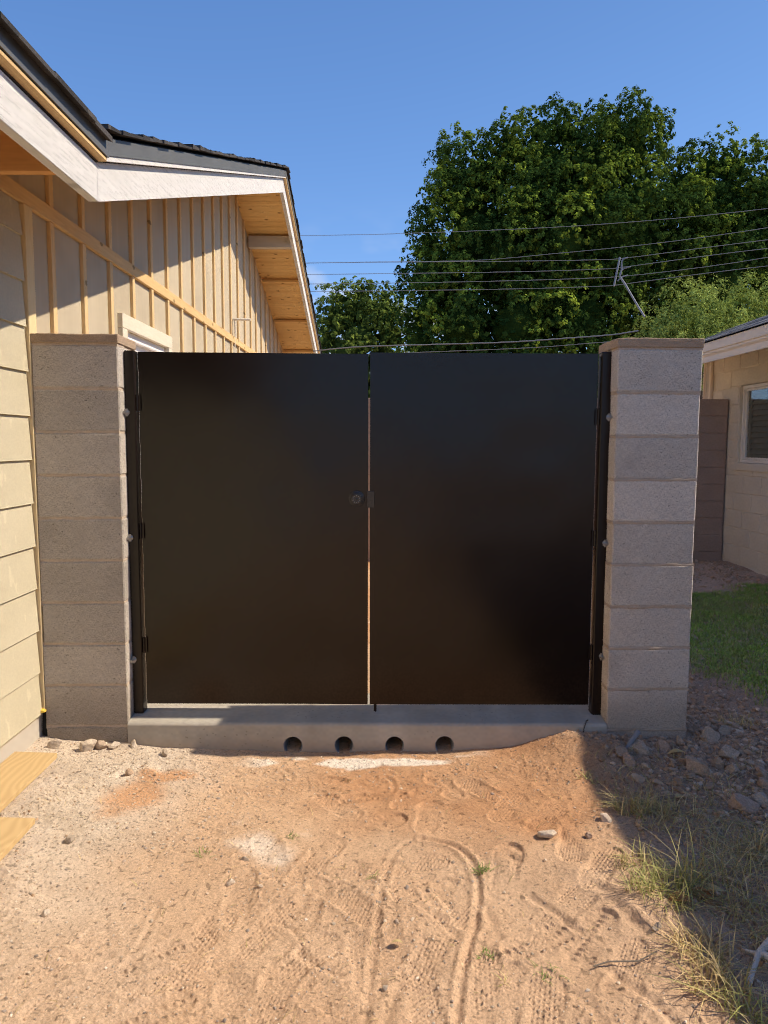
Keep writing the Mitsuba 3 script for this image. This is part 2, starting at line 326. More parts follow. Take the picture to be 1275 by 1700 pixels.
X, Y = gx[sub], gy[sub]; D = fine(X, Y, rub_[sub]); soft = np.ones_like(X); add = np.zeros_like(X)
for px, py, r, h in MOUNDS:
    c = ground_at(px, py); add += h * np.exp(-(((X - c[0]) ** 2 + (Y - c[1]) ** 2) / r ** 2)) * (.7 + .6 * meshkit.fbm(np.stack([X * 9, Y * 9, 0 * X], -1), 3, 2))
for i, (px, py, ang) in enumerate(PRINTS):
    c = ground_at(px, py); a = math.radians(ang); L, Wd = .29, .105
    u = (X - c[0]) * math.sin(a) + (Y - c[1]) * math.cos(a); v = (X - c[0]) * math.cos(a) - (Y - c[1]) * math.sin(a)
    near = (np.abs(u) < .22) & (np.abs(v) < .12); uu, vv = u[near], v[near]
    t = uu / (L / 2)
    half = Wd / 2 * np.sqrt(np.clip(1 - np.abs(t) ** 4, 0, 1)) * (1 - .20 * np.exp(-((t + .15) / .35) ** 2)) * (1 + .08 * t)
    dist = np.where(np.abs(t) < 1, np.abs(vv) - half, np.hypot(np.maximum(np.abs(uu) - L / 2, 0), vv * .6) + .0)
    wob = (meshkit.fbm(np.stack([uu * 14 + i * 7, vv * 14, 0 * uu], -1), 3, i) - .45)
    m = 1 / (1 + np.exp((dist + .012 * wob) / .0028))
    fade = np.clip(.68 + 3.0 * wob, 0, 1)
    per = .021 * [1, .8, 1.15, .9][i % 4]; amp = [1, .65, .85, .5, .75][i % 5]; kd = [.8, .8, .25, 1.0][i % 4]
    tread = np.maximum(np.cos(2 * np.pi * (uu + kd * vv) / per), -.2) * np.maximum(np.cos(2 * np.pi * (uu - kd * vv) / per), -.2)
    rim = np.exp(-((dist - .010) / .009) ** 2) * (.5 + wob)
    s_ = soft[near]; D_ = D[near]; A_ = add[near]
    D[near] = D_ * (1 - .75 * m)
    add[near] = A_ * (1 - .6 * m * fade) + fade * (-.0048 * m * (.5 + .5 * amp) + .0080 * amp * tread * m + .0050 * amp * rim)
for pl, wd, dp in GROOVES:
    P = np.array([ground_at(*q)[:2] for q in pl])
    # round the corners
    for _ in range(2):
        P = np.vstack([P[:1], np.stack([.75 * P[:-1] + .25 * P[1:], .25 * P[:-1] + .75 * P[1:]], 1).reshape(-1, 2), P[-1:]])
    lo, hi = P.min(0) - .12, P.max(0) + .12; near = (X > lo[0]) & (X < hi[0]) & (Y > lo[1]) & (Y < hi[1])
    d = seg_dist(X[near], Y[near], P) + .006 * (meshkit.fbm(np.stack([X[near] * 20, Y[near] * 20, 0 * X[near]], -1), 2, 8) - .5)
    add[near] += -.5 * dp * np.exp(-(d / wd) ** 2) + .42 * dp * np.exp(-((d - 2.2 * wd) / wd) ** 2)
    D[near] *= 1 - .7 * np.exp(-(d / (1.8 * wd)) ** 2)
gz[sub] += D + add
nx, ny = len(GXS), len(GYS)
idx = np.arange(nx * ny).reshape(ny, nx)
gf = np.concatenate([np.stack([idx[:-1, :-1], idx[:-1, 1:], idx[1:, 1:]], -1).reshape(-1, 3), np.stack([idx[:-1, :-1], idx[1:, 1:], idx[1:, :-1]], -1).reshape(-1, 3)])
from scipy.interpolate import RegularGridInterpolator
GI = RegularGridInterpolator((GYS, GXS), gz)
def gh(x, y): return GI(np.stack([np.asarray(y, float), np.asarray(x, float)], -1))

def lawn_edge(y): return np.interp(y, [2.9, 3.3, 3.7, 4.06, 4.6, 5.5, 6.5, 6.9, 7.0], [2.3, 2.15, 2.02, 1.95, 1.86, 1.75, 1.9, 2.4, 3.3])
def dirt(p, n, uv):
    x, y = p.x, p.y
    a = fbm(x * 1.6, y * 1.6, 3, 4); b = fbm(x * 7, y * 7, 5, 3); s = noise(x * 420, y * 420, 7); s2 = noise(x * 170, y * 170, 3); sp_ = noise(x * 90, y * 90, 2)
    orange = mix((.365, .200, .107), (.450, .270, .152), b)
    sand = mix((.420, .280, .175), (.500, .355, .235), b)
    pale = mix((.43, .36, .28), (.55, .48, .395), b)
    tn = smoothstep(.35, .75, a + .5 * smoothstep(2.9, 1.9, y))
    c = mix(orange, sand, tn)
    # pale gravelly base course in the left corner
    lp = smoothstep(-.35, -1.05, x + .9 * (a - .5) + .25 * (b - .5)) * (.55 + .45 * smoothstep(2.0, 2.8, y))
    c = mix(c, pale, .95 * lp)
    # orange dust spots in it
    o = smoothstep(.19, .08, dr.sqrt(dr.square(x + 1.02) + dr.square((y - 2.93) * .8)) + .12 * (b - .5))
    o2 = smoothstep(.12, .05, dr.sqrt(dr.square((x + .98) * .6) + dr.square(y - 3.15)) + .08 * (b - .5))
    c = mix(c, (.44, .235, .115), .8 * dr.maximum(o, o2))
    # white lime dust by the drain holes and one patch further out
    w1 = smoothstep(.45, .62, fbm(x * 5, y * 9, 9, 3) + .35 * smoothstep(.15, .02, dr.abs(y - 3.36)) - .35) * smoothstep(-.75, -.45, x) * smoothstep(.55, .3, x) * smoothstep(3.18, 3.3, y)
    w2 = smoothstep(.22, .0, dr.sqrt(dr.square((x + .42) * .8) + dr.square((y - 2.55 + .4 * (x + .42)) * 1.4)) + .34 * (fbm(x * 11, y * 11, 1, 4) - .42))
    c = mix(c, (.66, .61, .53), dr.maximum(.9 * w1, .55 * w2))
    # dark rubble soil on the right
    rub = smoothstep(.80, 1.12, x + .25 * (b - .5) + .12 * (a - .5)) * smoothstep(1.2, 2.1, y) * smoothstep(5.6, 4.6, y)
    rub = dr.maximum(rub, smoothstep(1.0, 1.3, x) * smoothstep(5.6, 4.8, y))
    c = mix(c, mix((.29, .195, .135), (.39, .285, .20), b), rub)
    yard = smoothstep(3.9, 4.6, y)
    c = mix(c, mix((.30, .205, .145), (.45, .335, .25), smoothstep(.25, .75, fbm(x * 4, y * 4, 2, 4))), .85 * yard * smoothstep(.6, 1.4, x))
    return c * (.66 + .42 * s + .28 * s2) * (1 - .42 * smoothstep(.80, .92, sp_))
mat('dirt', dirt, rough=1.0, spec=.05, bump=lambda p, n, uv: noise(p.x * 330, p.y * 330) * .0010 + noise(p.x * 150, p.y * 150, 3) * .0016, eps=1.2e-3)
struct('ground', (np.stack([gx.ravel(), gy.ravel(), gz.ravel()], 1), gf), 'dirt', 'trampled orange brown dirt with shoe prints in front of the gate', smooth=True)

# ------------------------------------------------------------------ left house: wall, battens, lap siding, eave and gable
XW, XR, YC, ZB, SL, YR = -1.668, -1.098, 2.93, 2.347, .332, 8.26
YE = 2 * YR - YC
def zb(y): return ZB + SL * (np.minimum(y, 2 * YR - y) - YC) if y > YC else ZB
ho = thing('house', 'unfinished house on the left with yellow battens, lap siding and a white gable fascia', 'house')
SO = .135        # soffit above the fascia's lower edge
def wall_top(y): return (zb(y) + SO + .03) if y > YC + .3 else ZB + .36
BY = [3.785 + .396 * k for k in range(25)]
WY0, WY1, WZ0, WZ1 = 4.80, 5.71, 1.05, 2.145
edges = [3.49] + [b for b in BY] + [13.45]
for a, b in zip(edges[:-1], edges[1:]):
    pts = [(a + .001, .13), (b - .001, .13), (b - .001, wall_top(b))]
    if a < YR < b: pts.append((YR, wall_top(YR)))
    pts.append((a + .001, wall_top(a)))
    pg = sg.Polygon(pts).difference(sg.box(WY0, WZ0, WY1, WZ1))
    ms = [poly_x(list(g.exterior.coords), XW - .012, XW) for g in getattr(pg, 'geoms', [pg]) if g.area > 1e-4]
    for m in ms: part(ho, 'wall_panel', m, 'fibre_panel')
part(ho, 'wall_core', cat(box(XW - .16, XW - .10, -4, 13.4, .0, 2.3), box(XW - .16, XW - .0125, 3.3, 3.49, .13, 2.7)), 'dark_room')
part(ho, 'wall_panel', poly_x([(-4, 2.5), (3.489, 2.5), (3.489, 2.72), (-4, 2.72)], XW - .012, XW), 'fibre_panel')
BZ0, BZ1 = 2.512, 2.583
rb_ = np.random.default_rng(5)
for y in BY:
    j = rb_.normal(0, .006); y += j; hw = .0215
    z1 = wall_top(y) - .034
    if z1 > BZ1 + .05: part(ho, 'batten', bbox(XW, XW + .021, y - hw, y + hw, BZ1 + .002, z1, .0015), 'pine_up')
    z0 = .15 if not (4.68 < y < 5.83) else 2.245
    z0_ = min(BZ0, wall_top(y) - .034)
    part(ho, 'batten', bbox(XW, XW + .021, y - hw, y + hw, z0, z0_ - .002, .0015), 'pine_up')
    if z0 > 2: part(ho, 'batten', bbox(XW, XW + .021, y - hw, y + hw, .15, .95, .0015), 'pine_up')
for a, b in ((-4, 1.2), (1.203, 4.64), (4.643, 9.1), (9.103, 13.0)):
    part(ho, 'band_board', bbox(XW, XW + .026, a, b, BZ0, BZ1, .002), 'pine_along')
# lap siding up to the corner board
nb = 12
for i in range(nb):
    z0 = .126 + .2035 * i; z1 = min(z0 + .232, BZ0 - .002)
    yo = 3.466 - abs(rb_.normal(0, .004))
    for a, b in ((-4, 1.1 + .4 * (i % 3)), (1.103 + .4 * (i % 3), yo)):
        part(ho, 'siding_board', poly_y([(XW + .002, z0), (XW + .0235, z0), (XW + .022, z0 + .004), (XW + .009, z1), (XW + .002, z1)], a, b), 'lap_board')
part(ho, 'sheathing', box(XW - .03, XW + .001, -4, 3.47, .10, 2.5), 'fibre_panel')
part(ho, 'corner_board', bbox(XW, XW + .030, 3.474, 3.55, .13, BZ0 - .003, .002), 'trim_yellow')
part(ho, 'foundation', box(XW - .2, XW - .002, -4, 13.2, -.6, .124), 'stem_concrete')
# window with its rough trim
wi = part(ho, 'window', cat(box(XW - .05, XW - .045, WY0, WY1, WZ0, WZ1)), 'white_film')
for nm, bb in (('trim_head', (WY0 - .09, WY1 + .09, WZ1, WZ1 + .092)), ('trim_sill', (WY0 - .09, WY1 + .09, WZ0 - .09, WZ0)), ('trim_jamb', (WY0 - .09, WY0, WZ0, WZ1)), ('trim_jamb', (WY1, WY1 + .09, WZ0, WZ1))):
    y0, y1, z0, z1 = bb
    part(wi, nm, bbox(XW, XW + .032, y0 + .001, y1 - .001, z0 + .001, z1 - .001, .002), 'window_trim')
for bb in ((WY0, WY1, WZ1 - .045, WZ1), (WY0, WY1, WZ0, WZ0 + .045), (WY0, WY0 + .045, WZ0 + .045, WZ1 - .045), (WY1 - .045, WY1, WZ0 + .045, WZ1 - .045)):
    part(wi, 'frame', box(XW - .045, XW - .004, *bb), 'white_film')
# near eave: fascia, pine strip, drip edge, plywood deck, rafter tails
def along(y0, y1, lo, hi, x0, x1):
    pts = [(y0, zb(y0) + lo), (y1, zb(y1) + lo), (y1, zb(y1) + hi), (y0, zb(y0) + hi)]
    return poly_x(pts, x0, x1)
EPS = 1e-4
fa = part(ho, 'fascia', bbox(XR - .038, XR, -4, YC - .001, ZB, ZB + .142, .002), 'primed_board', label='white primed eave fascia board at the upper left')
part(ho, 'fascia', along(YC + EPS, YR, 0, .146, XR - .038, XR), 'primed_board', label='white primed board of the near gable rake')
part(ho, 'fascia', along(YR + EPS, YE, 0, .146, XR - .038, XR), 'primed_board', label='white primed board of the far gable rake')
part(ho, 'pine_strip', bbox(XR - .03, XR + .031, -4, YC + .018, ZB + .153, ZB + .169, .002), 'pine_along')
part(ho, 'pine_strip', along(YC + .02, YR, .150, .170, XR - .03, XR + .029), 'primed_board')
part(ho, 'pine_strip', along(YR + EPS, YE, .147, .170, XR - .03, XR + .028), 'pine_along')
part(ho, 'drip_edge', box(XR - .02, XR + .037, -4, YC + .026, ZB + .171, ZB + .240), 'drip_metal')
part(ho, 'drip_edge', along(YC + .032, YR + .01, .171, .234, XR - .02, XR + .035), 'drip_metal')
part(ho, 'drip_edge', along(YR + .011, YE, .171, .234, XR - .02, XR + .034), 'drip_metal')
part(ho, 'eave_deck', poly_y([(XR - .04, ZB + .143), (XR - .04, ZB + .16), (XW - .3, ZB + .16 + SL * (XR - XW + .26)), (XW - .3, ZB + .143 + SL * (XR - XW + .26))], -4, YC + .3), 'plywood')
for y in (2.62, 2.01, 1.40, .79):
    part(ho, 'rafter_tail', poly_y([(XR - .039, ZB + .004), (XR - .039, ZB + .141), (XW - .2, ZB + .141 + SL * (XR - XW + .16)), (XW - .2, ZB + .004)], y, y + .038), 'plywood')
part(ho, 'blocking', box(XW - .03, XW - .013, -4, YC + .2, 2.66, 2.86), 'plywood')
# gable soffit: tongue and groove boards between wall and rake, lookouts
def sz(y): return zb(y) + SO
y = YC + .35; n = .089
while y < YE - .1:
    if not (y < YR < y + n):
        part(ho, 'soffit_board', poly_x([(y + .002, sz(y + .002)), (y + n - .002, sz(y + n - .002)), (y + n - .002, sz(y + n - .002) + .018), (y + .002, sz(y + .002) + .018)], XW + .0005, XR - .0385), 'pine_soffit')
    else:
        part(ho, 'soffit_board', poly_x([(y + .002, sz(y)), (YR, sz(YR)), (y + n - .002, sz(y + n)), (y + n - .002, sz(y + n) + .02), (YR, sz(YR) + .02), (y + .002, sz(y) + .02)], XW + .0005, XR - .0385), 'pine_soffit')
    y += n
part(ho, 'soffit_backing', cat(along(YC + .3, YR, SO + .0185, SO + .03, XW - .1, XR - .039), along(YR, YE, SO + .0185, SO + .03, XW - .1, XR - .039)), 'plywood')
part(ho, 'lookout_beam', bbox(XW + .024, XR - .0385, 9.18, 9.28, zb(9.28) + .0, sz(9.28) - .001, .002), 'primer_beam', label='grey primed outrigger beam below the gable soffit')
for y in (10.15, 11.22, 12.2):
    part(ho, 'lookout_beam', bbox(XW + .024, XR - .0385, y, y + .05, sz(y + .05) - .034, sz(y + .05) - .001, .002), 'pine_soffit')
# roof
t = .012; zt = .245
def roofquad(P):
    P = np.array(P, float); Q = P + [0, 0, -.1]
    n = len(P); f = [(0, i, i + 1) for i in range(1, n - 1)] + [(n, n + i + 1, n + i) for i in range(1, n - 1)]
    for i in range(n):
        j = (i + 1) % n; f += [(i, i + n, j + n), (i, j + n, j)]
    return trimesh.Trimesh(np.vstack([P, Q]), f, process=False)
XV = XR - (YR - YC)
zr = ZB + zt + SL * (YR - YC)
rf = part(ho, 'roof', cat(roofquad([(XR, -4, ZB + zt), (XR, YC, ZB + zt), (XV, YR, zr), (XV, -4, zr)]),
                          roofquad([(XR, YC, ZB + zt), (XR, YR, zr), (XV, YR, zr)]),
                          roofquad([(XR, YR, zr), (XR, YE, ZB + zt), (XV, YE, ZB + zt), (XV, YR, zr)])), 'shingle_dark', label='dark asphalt shingle roof')
rr = np.random.default_rng(8)
y = YC - .02
while y < YR:
    L = .14; o = rr.uniform(.054, .068); h0 = .004 + rr.uniform(0, .008); dz = lambda q: zb(q) + zt
    part(rf, 'shingle', poly_x([(y - .01, dz(max(y - .01, YC)) + h0), (y + L + .03, dz(min(y + L + .03, YR)) + .006), (y + L + .03, dz(min(y + L + .03, YR)) + .015), (y - .01, dz(max(y - .01, YC)) + h0 + rr.uniform(.012, .026))], XR - .3 - rr.uniform(0, .2), XR + o), 'shingle_dark')
    y += L
y = YR
while y < YE:
    o = rr.uniform(.045, .06)
    part(rf, 'shingle', poly_x([(y, zb(y) + zt + .004), (y + .17, zb(y + .17) + zt + .004), (y + .17, zb(y + .17) + zt + .018), (y, zb(y) + zt + .012)], XR - .4, XR + o), 'shingle_dark')
    y += .14
y = -3.9
while y < YC - .05:
    o = rr.uniform(.058, .070); L = .333
    part(rf, 'shingle', poly_y([(XR + o, ZB + zt - SL * o - .004 + rr.uniform(-.004, .002)), (XR - .3, ZB + zt + SL * .3 + .004), (XR - .3, ZB + zt + SL * .3 + .014), (XR + o, ZB + zt - SL * o + rr.uniform(.008, .014))], y, min(y + L - .0006, YC)), 'shingle_dark')
    y += L
# white stub on the wall
st = thing('wall_stub', 'small white pipe stub jutting from the battened wall below the gable', 'pipe')
p0 = at_x(386, 530, XW)
part(st, 'arm', tube([(XW, p0[1], p0[2]), (XW + .10, p0[1], p0[2] - .002), (XW + .2, p0[1], p0[2] - .004)], .014, 10), 'window_white', smooth=40)
part(st, 'cable', tube([(XW + .022, p0[1] + .0, p0[2]), (XW + .024, p0[1] + .01, p0[2] - .15), (XW + .022, p0[1], p0[2] - .3)], .006, 6), 'window_white', smooth=40)

# ------------------------------------------------------------------ pillars
CH, BH, MJ = .2032, .1945, .0087
def pillar(x0, y0, th, z0, mname, label, bh, seed, capl):
    rg = np.random.default_rng(seed)
    pl = thing('block_pillar', label, 'pillar')
    w, d = .397, .262; c = (x0, y0, 0); rec = .0012 if bh == 'block_grey' else -.0018
    def R(m): return rotz(m, th, c)
    for i in range(-1, 9):
        a = z0 + i * CH + (MJ if i >= 0 else -.0); a0 = a if i >= 0 else z0 - .35
        m = bbox(x0 + rg.normal(0, .0012), x0 + w + rg.normal(0, .0012), y0 + rg.normal(0, .0012), y0 + d, a0, (a + BH) if i >= 0 else z0, .0055)
        m = m.subdivide_to_size(.045); v = m.vertices
        edge = np.exp(-np.minimum.reduce([np.abs(v[:, 2] - a0), np.abs(v[:, 2] - a - BH), np.hypot(v[:, 0] - x0, v[:, 1] - y0), np.hypot(v[:, 0] - x0 - w, v[:, 1] - y0)]) / .006)
        nz = meshkit.fbm(v * 45 + seed, 3, seed) - .5
        ctr = np.array([x0 + w / 2, y0 + d / 2, a + BH / 2]); dirv = v - ctr; dirv[:, 2] *= .6; dirv /= np.linalg.norm(dirv, axis=1, keepdims=True)
        m.vertices = v + dirv * (nz * (.0012 + .005 * edge))[:, None]
        part(pl, 'block', R(m), bh, smooth=35)
    for i in range(0, 10):
        a = z0 + i * CH
        per = []
        for (ax_, ay_), (bx_, by_), nn in (((x0, y0), (x0 + w, y0), 40), ((x0 + w, y0), (x0 + w, y0 + d), 24), ((x0 + w, y0 + d), (x0, y0 + d), 10), ((x0, y0 + d), (x0, y0), 24)):
            for q in range(nn):
                f_ = q / nn; nrm = np.array([by_ - ay_, -(bx_ - ax_)]); nrm = nrm / np.linalg.norm(nrm)
                per.append((ax_ + (bx_ - ax_) * f_, ay_ + (by_ - ay_) * f_, nrm[0], nrm[1]))
        per = np.array(per); n_ = len(per); rings = []
        for lz, base in ((-.009, -.007), (-.003, -.0022 + rec), (MJ * .5, -.0015 + rec), (MJ + .002, -.0028 + rec), (MJ + .007, -.007)):
            o = base + (meshkit.fbm(np.stack([per[:, 0] * 16, per[:, 1] * 16, 0 * per[:, 0] + (a + lz) * 90], -1), 3, seed + 3) - .5) * .013
            o = np.clip(o, -.009, .0040)
            rings.append(np.stack([per[:, 0] + per[:, 2] * o, per[:, 1] + per[:, 3] * o, np.full(n_, a + lz)], 1))
        v = np.vstack(rings); f = []
        for k_ in range(4):
            for q in range(n_):
                p_, r_ = k_ * n_ + q, k_ * n_ + (q + 1) % n_
                f += [(p_, r_, r_ + n_), (p_, r_ + n_, p_ + n_)]
        part(pl, 'mortar_joint', R(trimesh.Trimesh(v, f, process=False)), 'mortar', smooth=40)
    zc = z0 + 9 * CH + MJ
    m = bbox(x0 - .006, x0 + w + .004, y0 - .005, y0 + d + .01, zc, zc + .043, .003).subdivide_to_size(.03); v = m.vertices
    nz = meshkit.fbm(v * 40 + seed, 4, seed + 1) - .5; e = np.exp(-np.abs(v[:, 2] - zc - .043) / .008)
    m.vertices = v + np.stack([0 * nz, nz * .004, nz * .012 * e], 1)
    part(pl, 'cap', R(m), 'cap_brown', smooth=35, label=capl)
    return pl
PX0, PX1 = -1.638, 1.0839
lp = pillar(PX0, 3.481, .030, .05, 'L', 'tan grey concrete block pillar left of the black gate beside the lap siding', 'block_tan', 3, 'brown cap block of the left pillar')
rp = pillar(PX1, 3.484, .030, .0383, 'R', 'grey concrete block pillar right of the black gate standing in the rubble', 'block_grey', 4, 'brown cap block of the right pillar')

# ------------------------------------------------------------------ concrete sill with four drain holes
SX0, SX1, SYF = -1.2405, 1.0835, 3.474
prof = [(SYF + .002, -.35), (SYF, .055)] + [(SYF + .022 - .022 * math.cos(a), .060 + .018 * math.sin(a)) for a in np.linspace(.15, math.pi / 2, 6)] + [(3.60, .088), (3.86, .094), (3.86, -.35)]
sm = poly_x(prof, SX0, SX1)
sm.merge_vertices()
body = manifold3d.Manifold(manifold3d.Mesh(np.asarray(sm.vertices, np.float32), np.asarray(sm.faces, np.uint32)))
HX = [-.439, -.191, .055, .298]; HZ = -.034
HZS = dict(zip(HX, (-.036, -.033, -.0335, -.031)))
for hx in HX:
    HZ = HZS[hx]
    cyl = manifold3d.Manifold.cylinder(1.2, .0465, .0465, 40).rotate((90, 0, 0)).translate((hx, 4.3, HZ))
    body = body - cyl
mm = body.to_mesh()
sl = thing('gate_sill', 'grey concrete curb under the gate with four round drain holes', 'curb')
part(sl, 'curb', trimesh.Trimesh(mm.vert_properties[:, :3], mm.tri_verts, process=False), 'concrete', smooth=35)
for hx in HX:
    HZ = HZS[hx]
    a = np.linspace(0, 2 * np.pi, 41)[:-1]
    ro, ri = .0463, .043
    v = np.concatenate([np.stack([hx + r * np.cos(a), 0 * a + yy, HZ + r * np.sin(a)], 1) for r, yy in ((ro, SYF + .004), (ro, 3.855), (ri, 3.855), (ri, SYF + .004))])
    f = []
    for k in range(4):
        for j in range(40):
            p, q_ = k * 40 + j, k * 40 + (j + 1) % 40; p2, q2 = ((k + 1) % 4) * 40 + j, ((k + 1) % 4) * 40 + (j + 1) % 40
            f += [(p, q_, q2), (p, q2, p2)]
    part(sl, 'drain_sleeve', (v, f), 'conduit_grey', smooth=40)
single('sill_wire', tube([(1.0 + .0, 3.50, .088), (.985, 3.478, .092), (.968, 3.458, .06), (.964, 3.452, .03), (.973, 3.447, .005), (.98, 3.44, -.02)], .0026, 6), 'wire_black', 'thin black wire curling over the right end of the concrete curb', 'wire', smooth=50)

# ------------------------------------------------------------------ gate
GY = 3.600
ZT, ZBt = 1.862, .128
def sheet(x0, x1, seed, tilt):
    nx_, nz_ = 34, 44
    xs = np.linspace(x0, x1, nx_); zs = np.linspace(0, 1, nz_)
    gx_, gz_ = np.meshgrid(xs, zs); top = ZT + tilt * (gx_ - x0); z = ZBt + gz_ * (top - ZBt)
    p = np.stack([gx_ * 1.6, z * 1.6, 0 * z + seed], -1)
    e = np.minimum.reduce([gx_ - x0, x1 - gx_, z - ZBt, ZT - z]); e = np.clip(e / .2, 0, 1)
    dent = (meshkit.fbm(p, 3, seed) - .5) * .015 * e
    yf = GY + dent
    def g(yv): return np.stack([gx_.ravel(), yv.ravel(), z.ravel()], 1)
    v = np.vstack([g(yf), g(yf + .003)]); n = nx_ * nz_; i = np.arange(n).reshape(nz_, nx_)
    A = np.concatenate([np.stack([i[:-1, :-1], i[:-1, 1:], i[1:, 1:]], -1).reshape(-1, 3), np.stack([i[:-1, :-1], i[1:, 1:], i[1:, :-1]], -1).reshape(-1, 3)])
    f = [A, A[:, ::-1] + n]
    for row in (i[0], i[-1][::-1], i[:, 0][::-1], i[:, -1]):
        a, b = row[:-1], row[1:]; f += [np.stack([b, a, a + n], 1), np.stack([b, a + n, b + n], 1)]
    return v, np.vstack(f)
def hinge(parent, x, z, h=.078):
    m = cat(*[moved(trimesh.creation.cylinder(radius=.0072, height=h / 3 - .002, sections=14), x, GY - .012, z + (k - 1) * h / 3) for k in range(3)])
    m = cat(m, box(x - .015, x - .004, GY - .0105, GY - .0075, z - h / 2, z + h / 2), box(x + .004, x + .015, GY - .0105, GY - .0075, z - h / 2, z + h / 2))
    return part(parent, 'hinge', m, 'post_steel', smooth=40)
gl = thing('gate_leaf', 'left leaf of the black steel gate with the round lock knob', 'gate')
part(gl, 'sheet_panel', sheet(-1.1835, -.0785, 3, -.006), 'gate_steel', smooth=30)
def frame(x0, x1):
    y0, y1 = GY + .006, GY + .044; t_ = .038
    return cat(box(x0, x0 + t_, y0, y1, ZBt, ZT - .012), box(x1 - t_, x1, y0, y1, ZBt, ZT - .012), box(x0 + t_, x1 - t_, y0, y1, ZBt, ZBt + t_), box(x0 + t_, x1 - t_, y0, y1, ZT - .012 - t_, ZT - .012), box(x0 + t_, x1 - t_, y0, y1, 1.0, 1.0 + t_))
part(gl, 'frame', frame(-1.1835, -.079), 'post_steel')
for z in (1.62, 1.0, .43): hinge(gl, -1.188, z)
kx, kz = -.134, 1.159
kb = part(gl, 'lock_knob', moved(lathe([(0, .0), (.040, .0), (.040, .004), (.037, .007), (.0345, .007), (.0345, .013), (.031, .016), (.0285, .016), (.0285, .024), (.0265, .027), (.024, .0275), (.0235, .0255), (0, .0255)]), kx, GY - .001, kz), 'lock_black', smooth=28)
for i in range(10):
    a = 2 * math.pi * i / 10 + .3
    part(kb, 'button', moved(trimesh.creation.icosphere(1, .0026), kx + .0165 * math.cos(a), GY - .0268, kz + .0165 * math.sin(a)), 'bolt_zinc', smooth=True)
part(kb, 'keyhole', moved(lathe([(0, 0), (.006, 0), (.006, .002), (.004, .003), (0, .003)], 20), kx, GY - .0262, kz), 'lock_black', smooth=28)
gr = thing('gate_leaf', 'right leaf of the black steel gate with the small latch plate on its edge', 'gate')
part(gr, 'sheet_panel', sheet(-.0685, 1.0255, 9, -.002), 'gate_steel', smooth=30)
part(gr, 'frame', frame(-.068, 1.0255), 'post_steel')
for z in (1.56, .97, .40): hinge(gr, 1.0315, z)
part(gr, 'latch_plate', bbox(-.084, -.047, GY - .0065, GY - .0015, 1.116, 1.198, .0015), 'lock_black')
part(gr, 'drop_rod', cat(moved(trimesh.creation.cylinder(radius=.007, height=.10, sections=12), -.041, GY + .012, .135)), 'post_steel', smooth=40)
for side, x0, x1, bx, zs in (('left', -1.2402, -1.193, -1.2395, (1.572, .968, .362)), ('right', 1.036, 1.0832, 1.0825, (1.556, .948, .385))):
    po = thing('gate_post', f'black square steel post bolted to the {side} block pillar', 'post')
    dx = .010 if side == 'right' else 0
    part(po, 'tube', bbox(x0, x1, 3.571, 3.632, .086, ZT + .004, .004), 'post_steel', smooth=30)
    for z in zs:
        s = 1 if side == 'left' else -1
        a = [trimesh.creation.cylinder(radius=.0125, height=.014, sections=6), trimesh.creation.cylinder(radius=.0065, height=.034, sections=12), trimesh.creation.cylinder(radius=.016, height=.003, sections=20)]
        for k, m in enumerate(a):
            m.apply_transform(trimesh.transformations.rotation_matrix(math.pi / 2, [1, 0, 0])); m.apply_translation([bx + s * .004, 3.571 - (.009, .017, .0016)[k], z])
        m = cat(*a, bbox(bx - .016 if s > 0 else bx - .012, bx + .012 if s > 0 else bx + .016, 3.5625, 3.5705, z - .018, z + .018, .001))
        part(po, 'anchor_bolt', m, 'bolt_zinc', smooth=35)

# ------------------------------------------------------------------ neighbour's house on the right
HXW = 4.10
nh = thing('neighbour_house', 'beige painted block house on the right with a shuttered window under a shingle roof', 'house')
NY0, NY1, NZ0, NZ1 = 6.55, 8.62, 1.215, 2.10      # window opening
rn = np.random.default_rng(21)
k = 0
for i in range(-1, 12):
    z0 = .055 + .2032 * i; off = .203 * (i % 2)
    yy = 5.6 + off - .4064
    while yy < 9.2:
        a, b = yy + .0035, yy + .4064 - .0035; zz0, zz1 = z0 + .004, z0 + .1992
        segs = [(a, b, zz0, zz1)]
        if zz1 > NZ0 and zz0 < NZ1 and b > NY0 and a < NY1:
            segs = []
            if zz0 < NZ0 - .02: segs.append((a, b, zz0, NZ0 - .002))
            elif zz1 > NZ1 + .02: segs.append((a, b, NZ1 + .002, zz1))
            else:
                if a < NY0 - .02: segs.append((a, NY0 - .002, zz0, zz1))
                if b > NY1 + .02: segs.append((NY1 + .002, b, zz0, zz1))
        for s4 in segs:
            if s4[1] - s4[0] > .02: part(nh, 'block', bbox(HXW, HXW + .1, s4[0], s4[1], s4[2], min(s4[3], 2.47), .004, .0012, rn), 'painted_block')
        yy += .4064
part(nh, 'wall', cat(box(HXW + .009, HXW + .19, -4, NY0 - .004, -.4, 2.5), box(HXW + .009, HXW + .19, NY1 + .004, 9.6, -.4, 2.5), box(HXW + .009, HXW + .19, NY0 - .004, NY1 + .004, -.4, NZ0 - .004), box(HXW + .009, HXW + .19, NY0 - .004, NY1 + .004, NZ1 + .004, 2.5)), 'painted_block')
part(nh, 'end_wall', poly_y([(HXW + .195, -.4), (HXW + 6.9, -.4), (HXW + 6.9, 2.45), (HXW + 3.52, 3.7), (HXW + .195, 2.6)], 9.45, 9.598), 'painted_block')
nw = part(nh, 'window', cat(box(HXW + .13, HXW + .135, NY0, NY1, NZ0, NZ1)), 'dark_room')
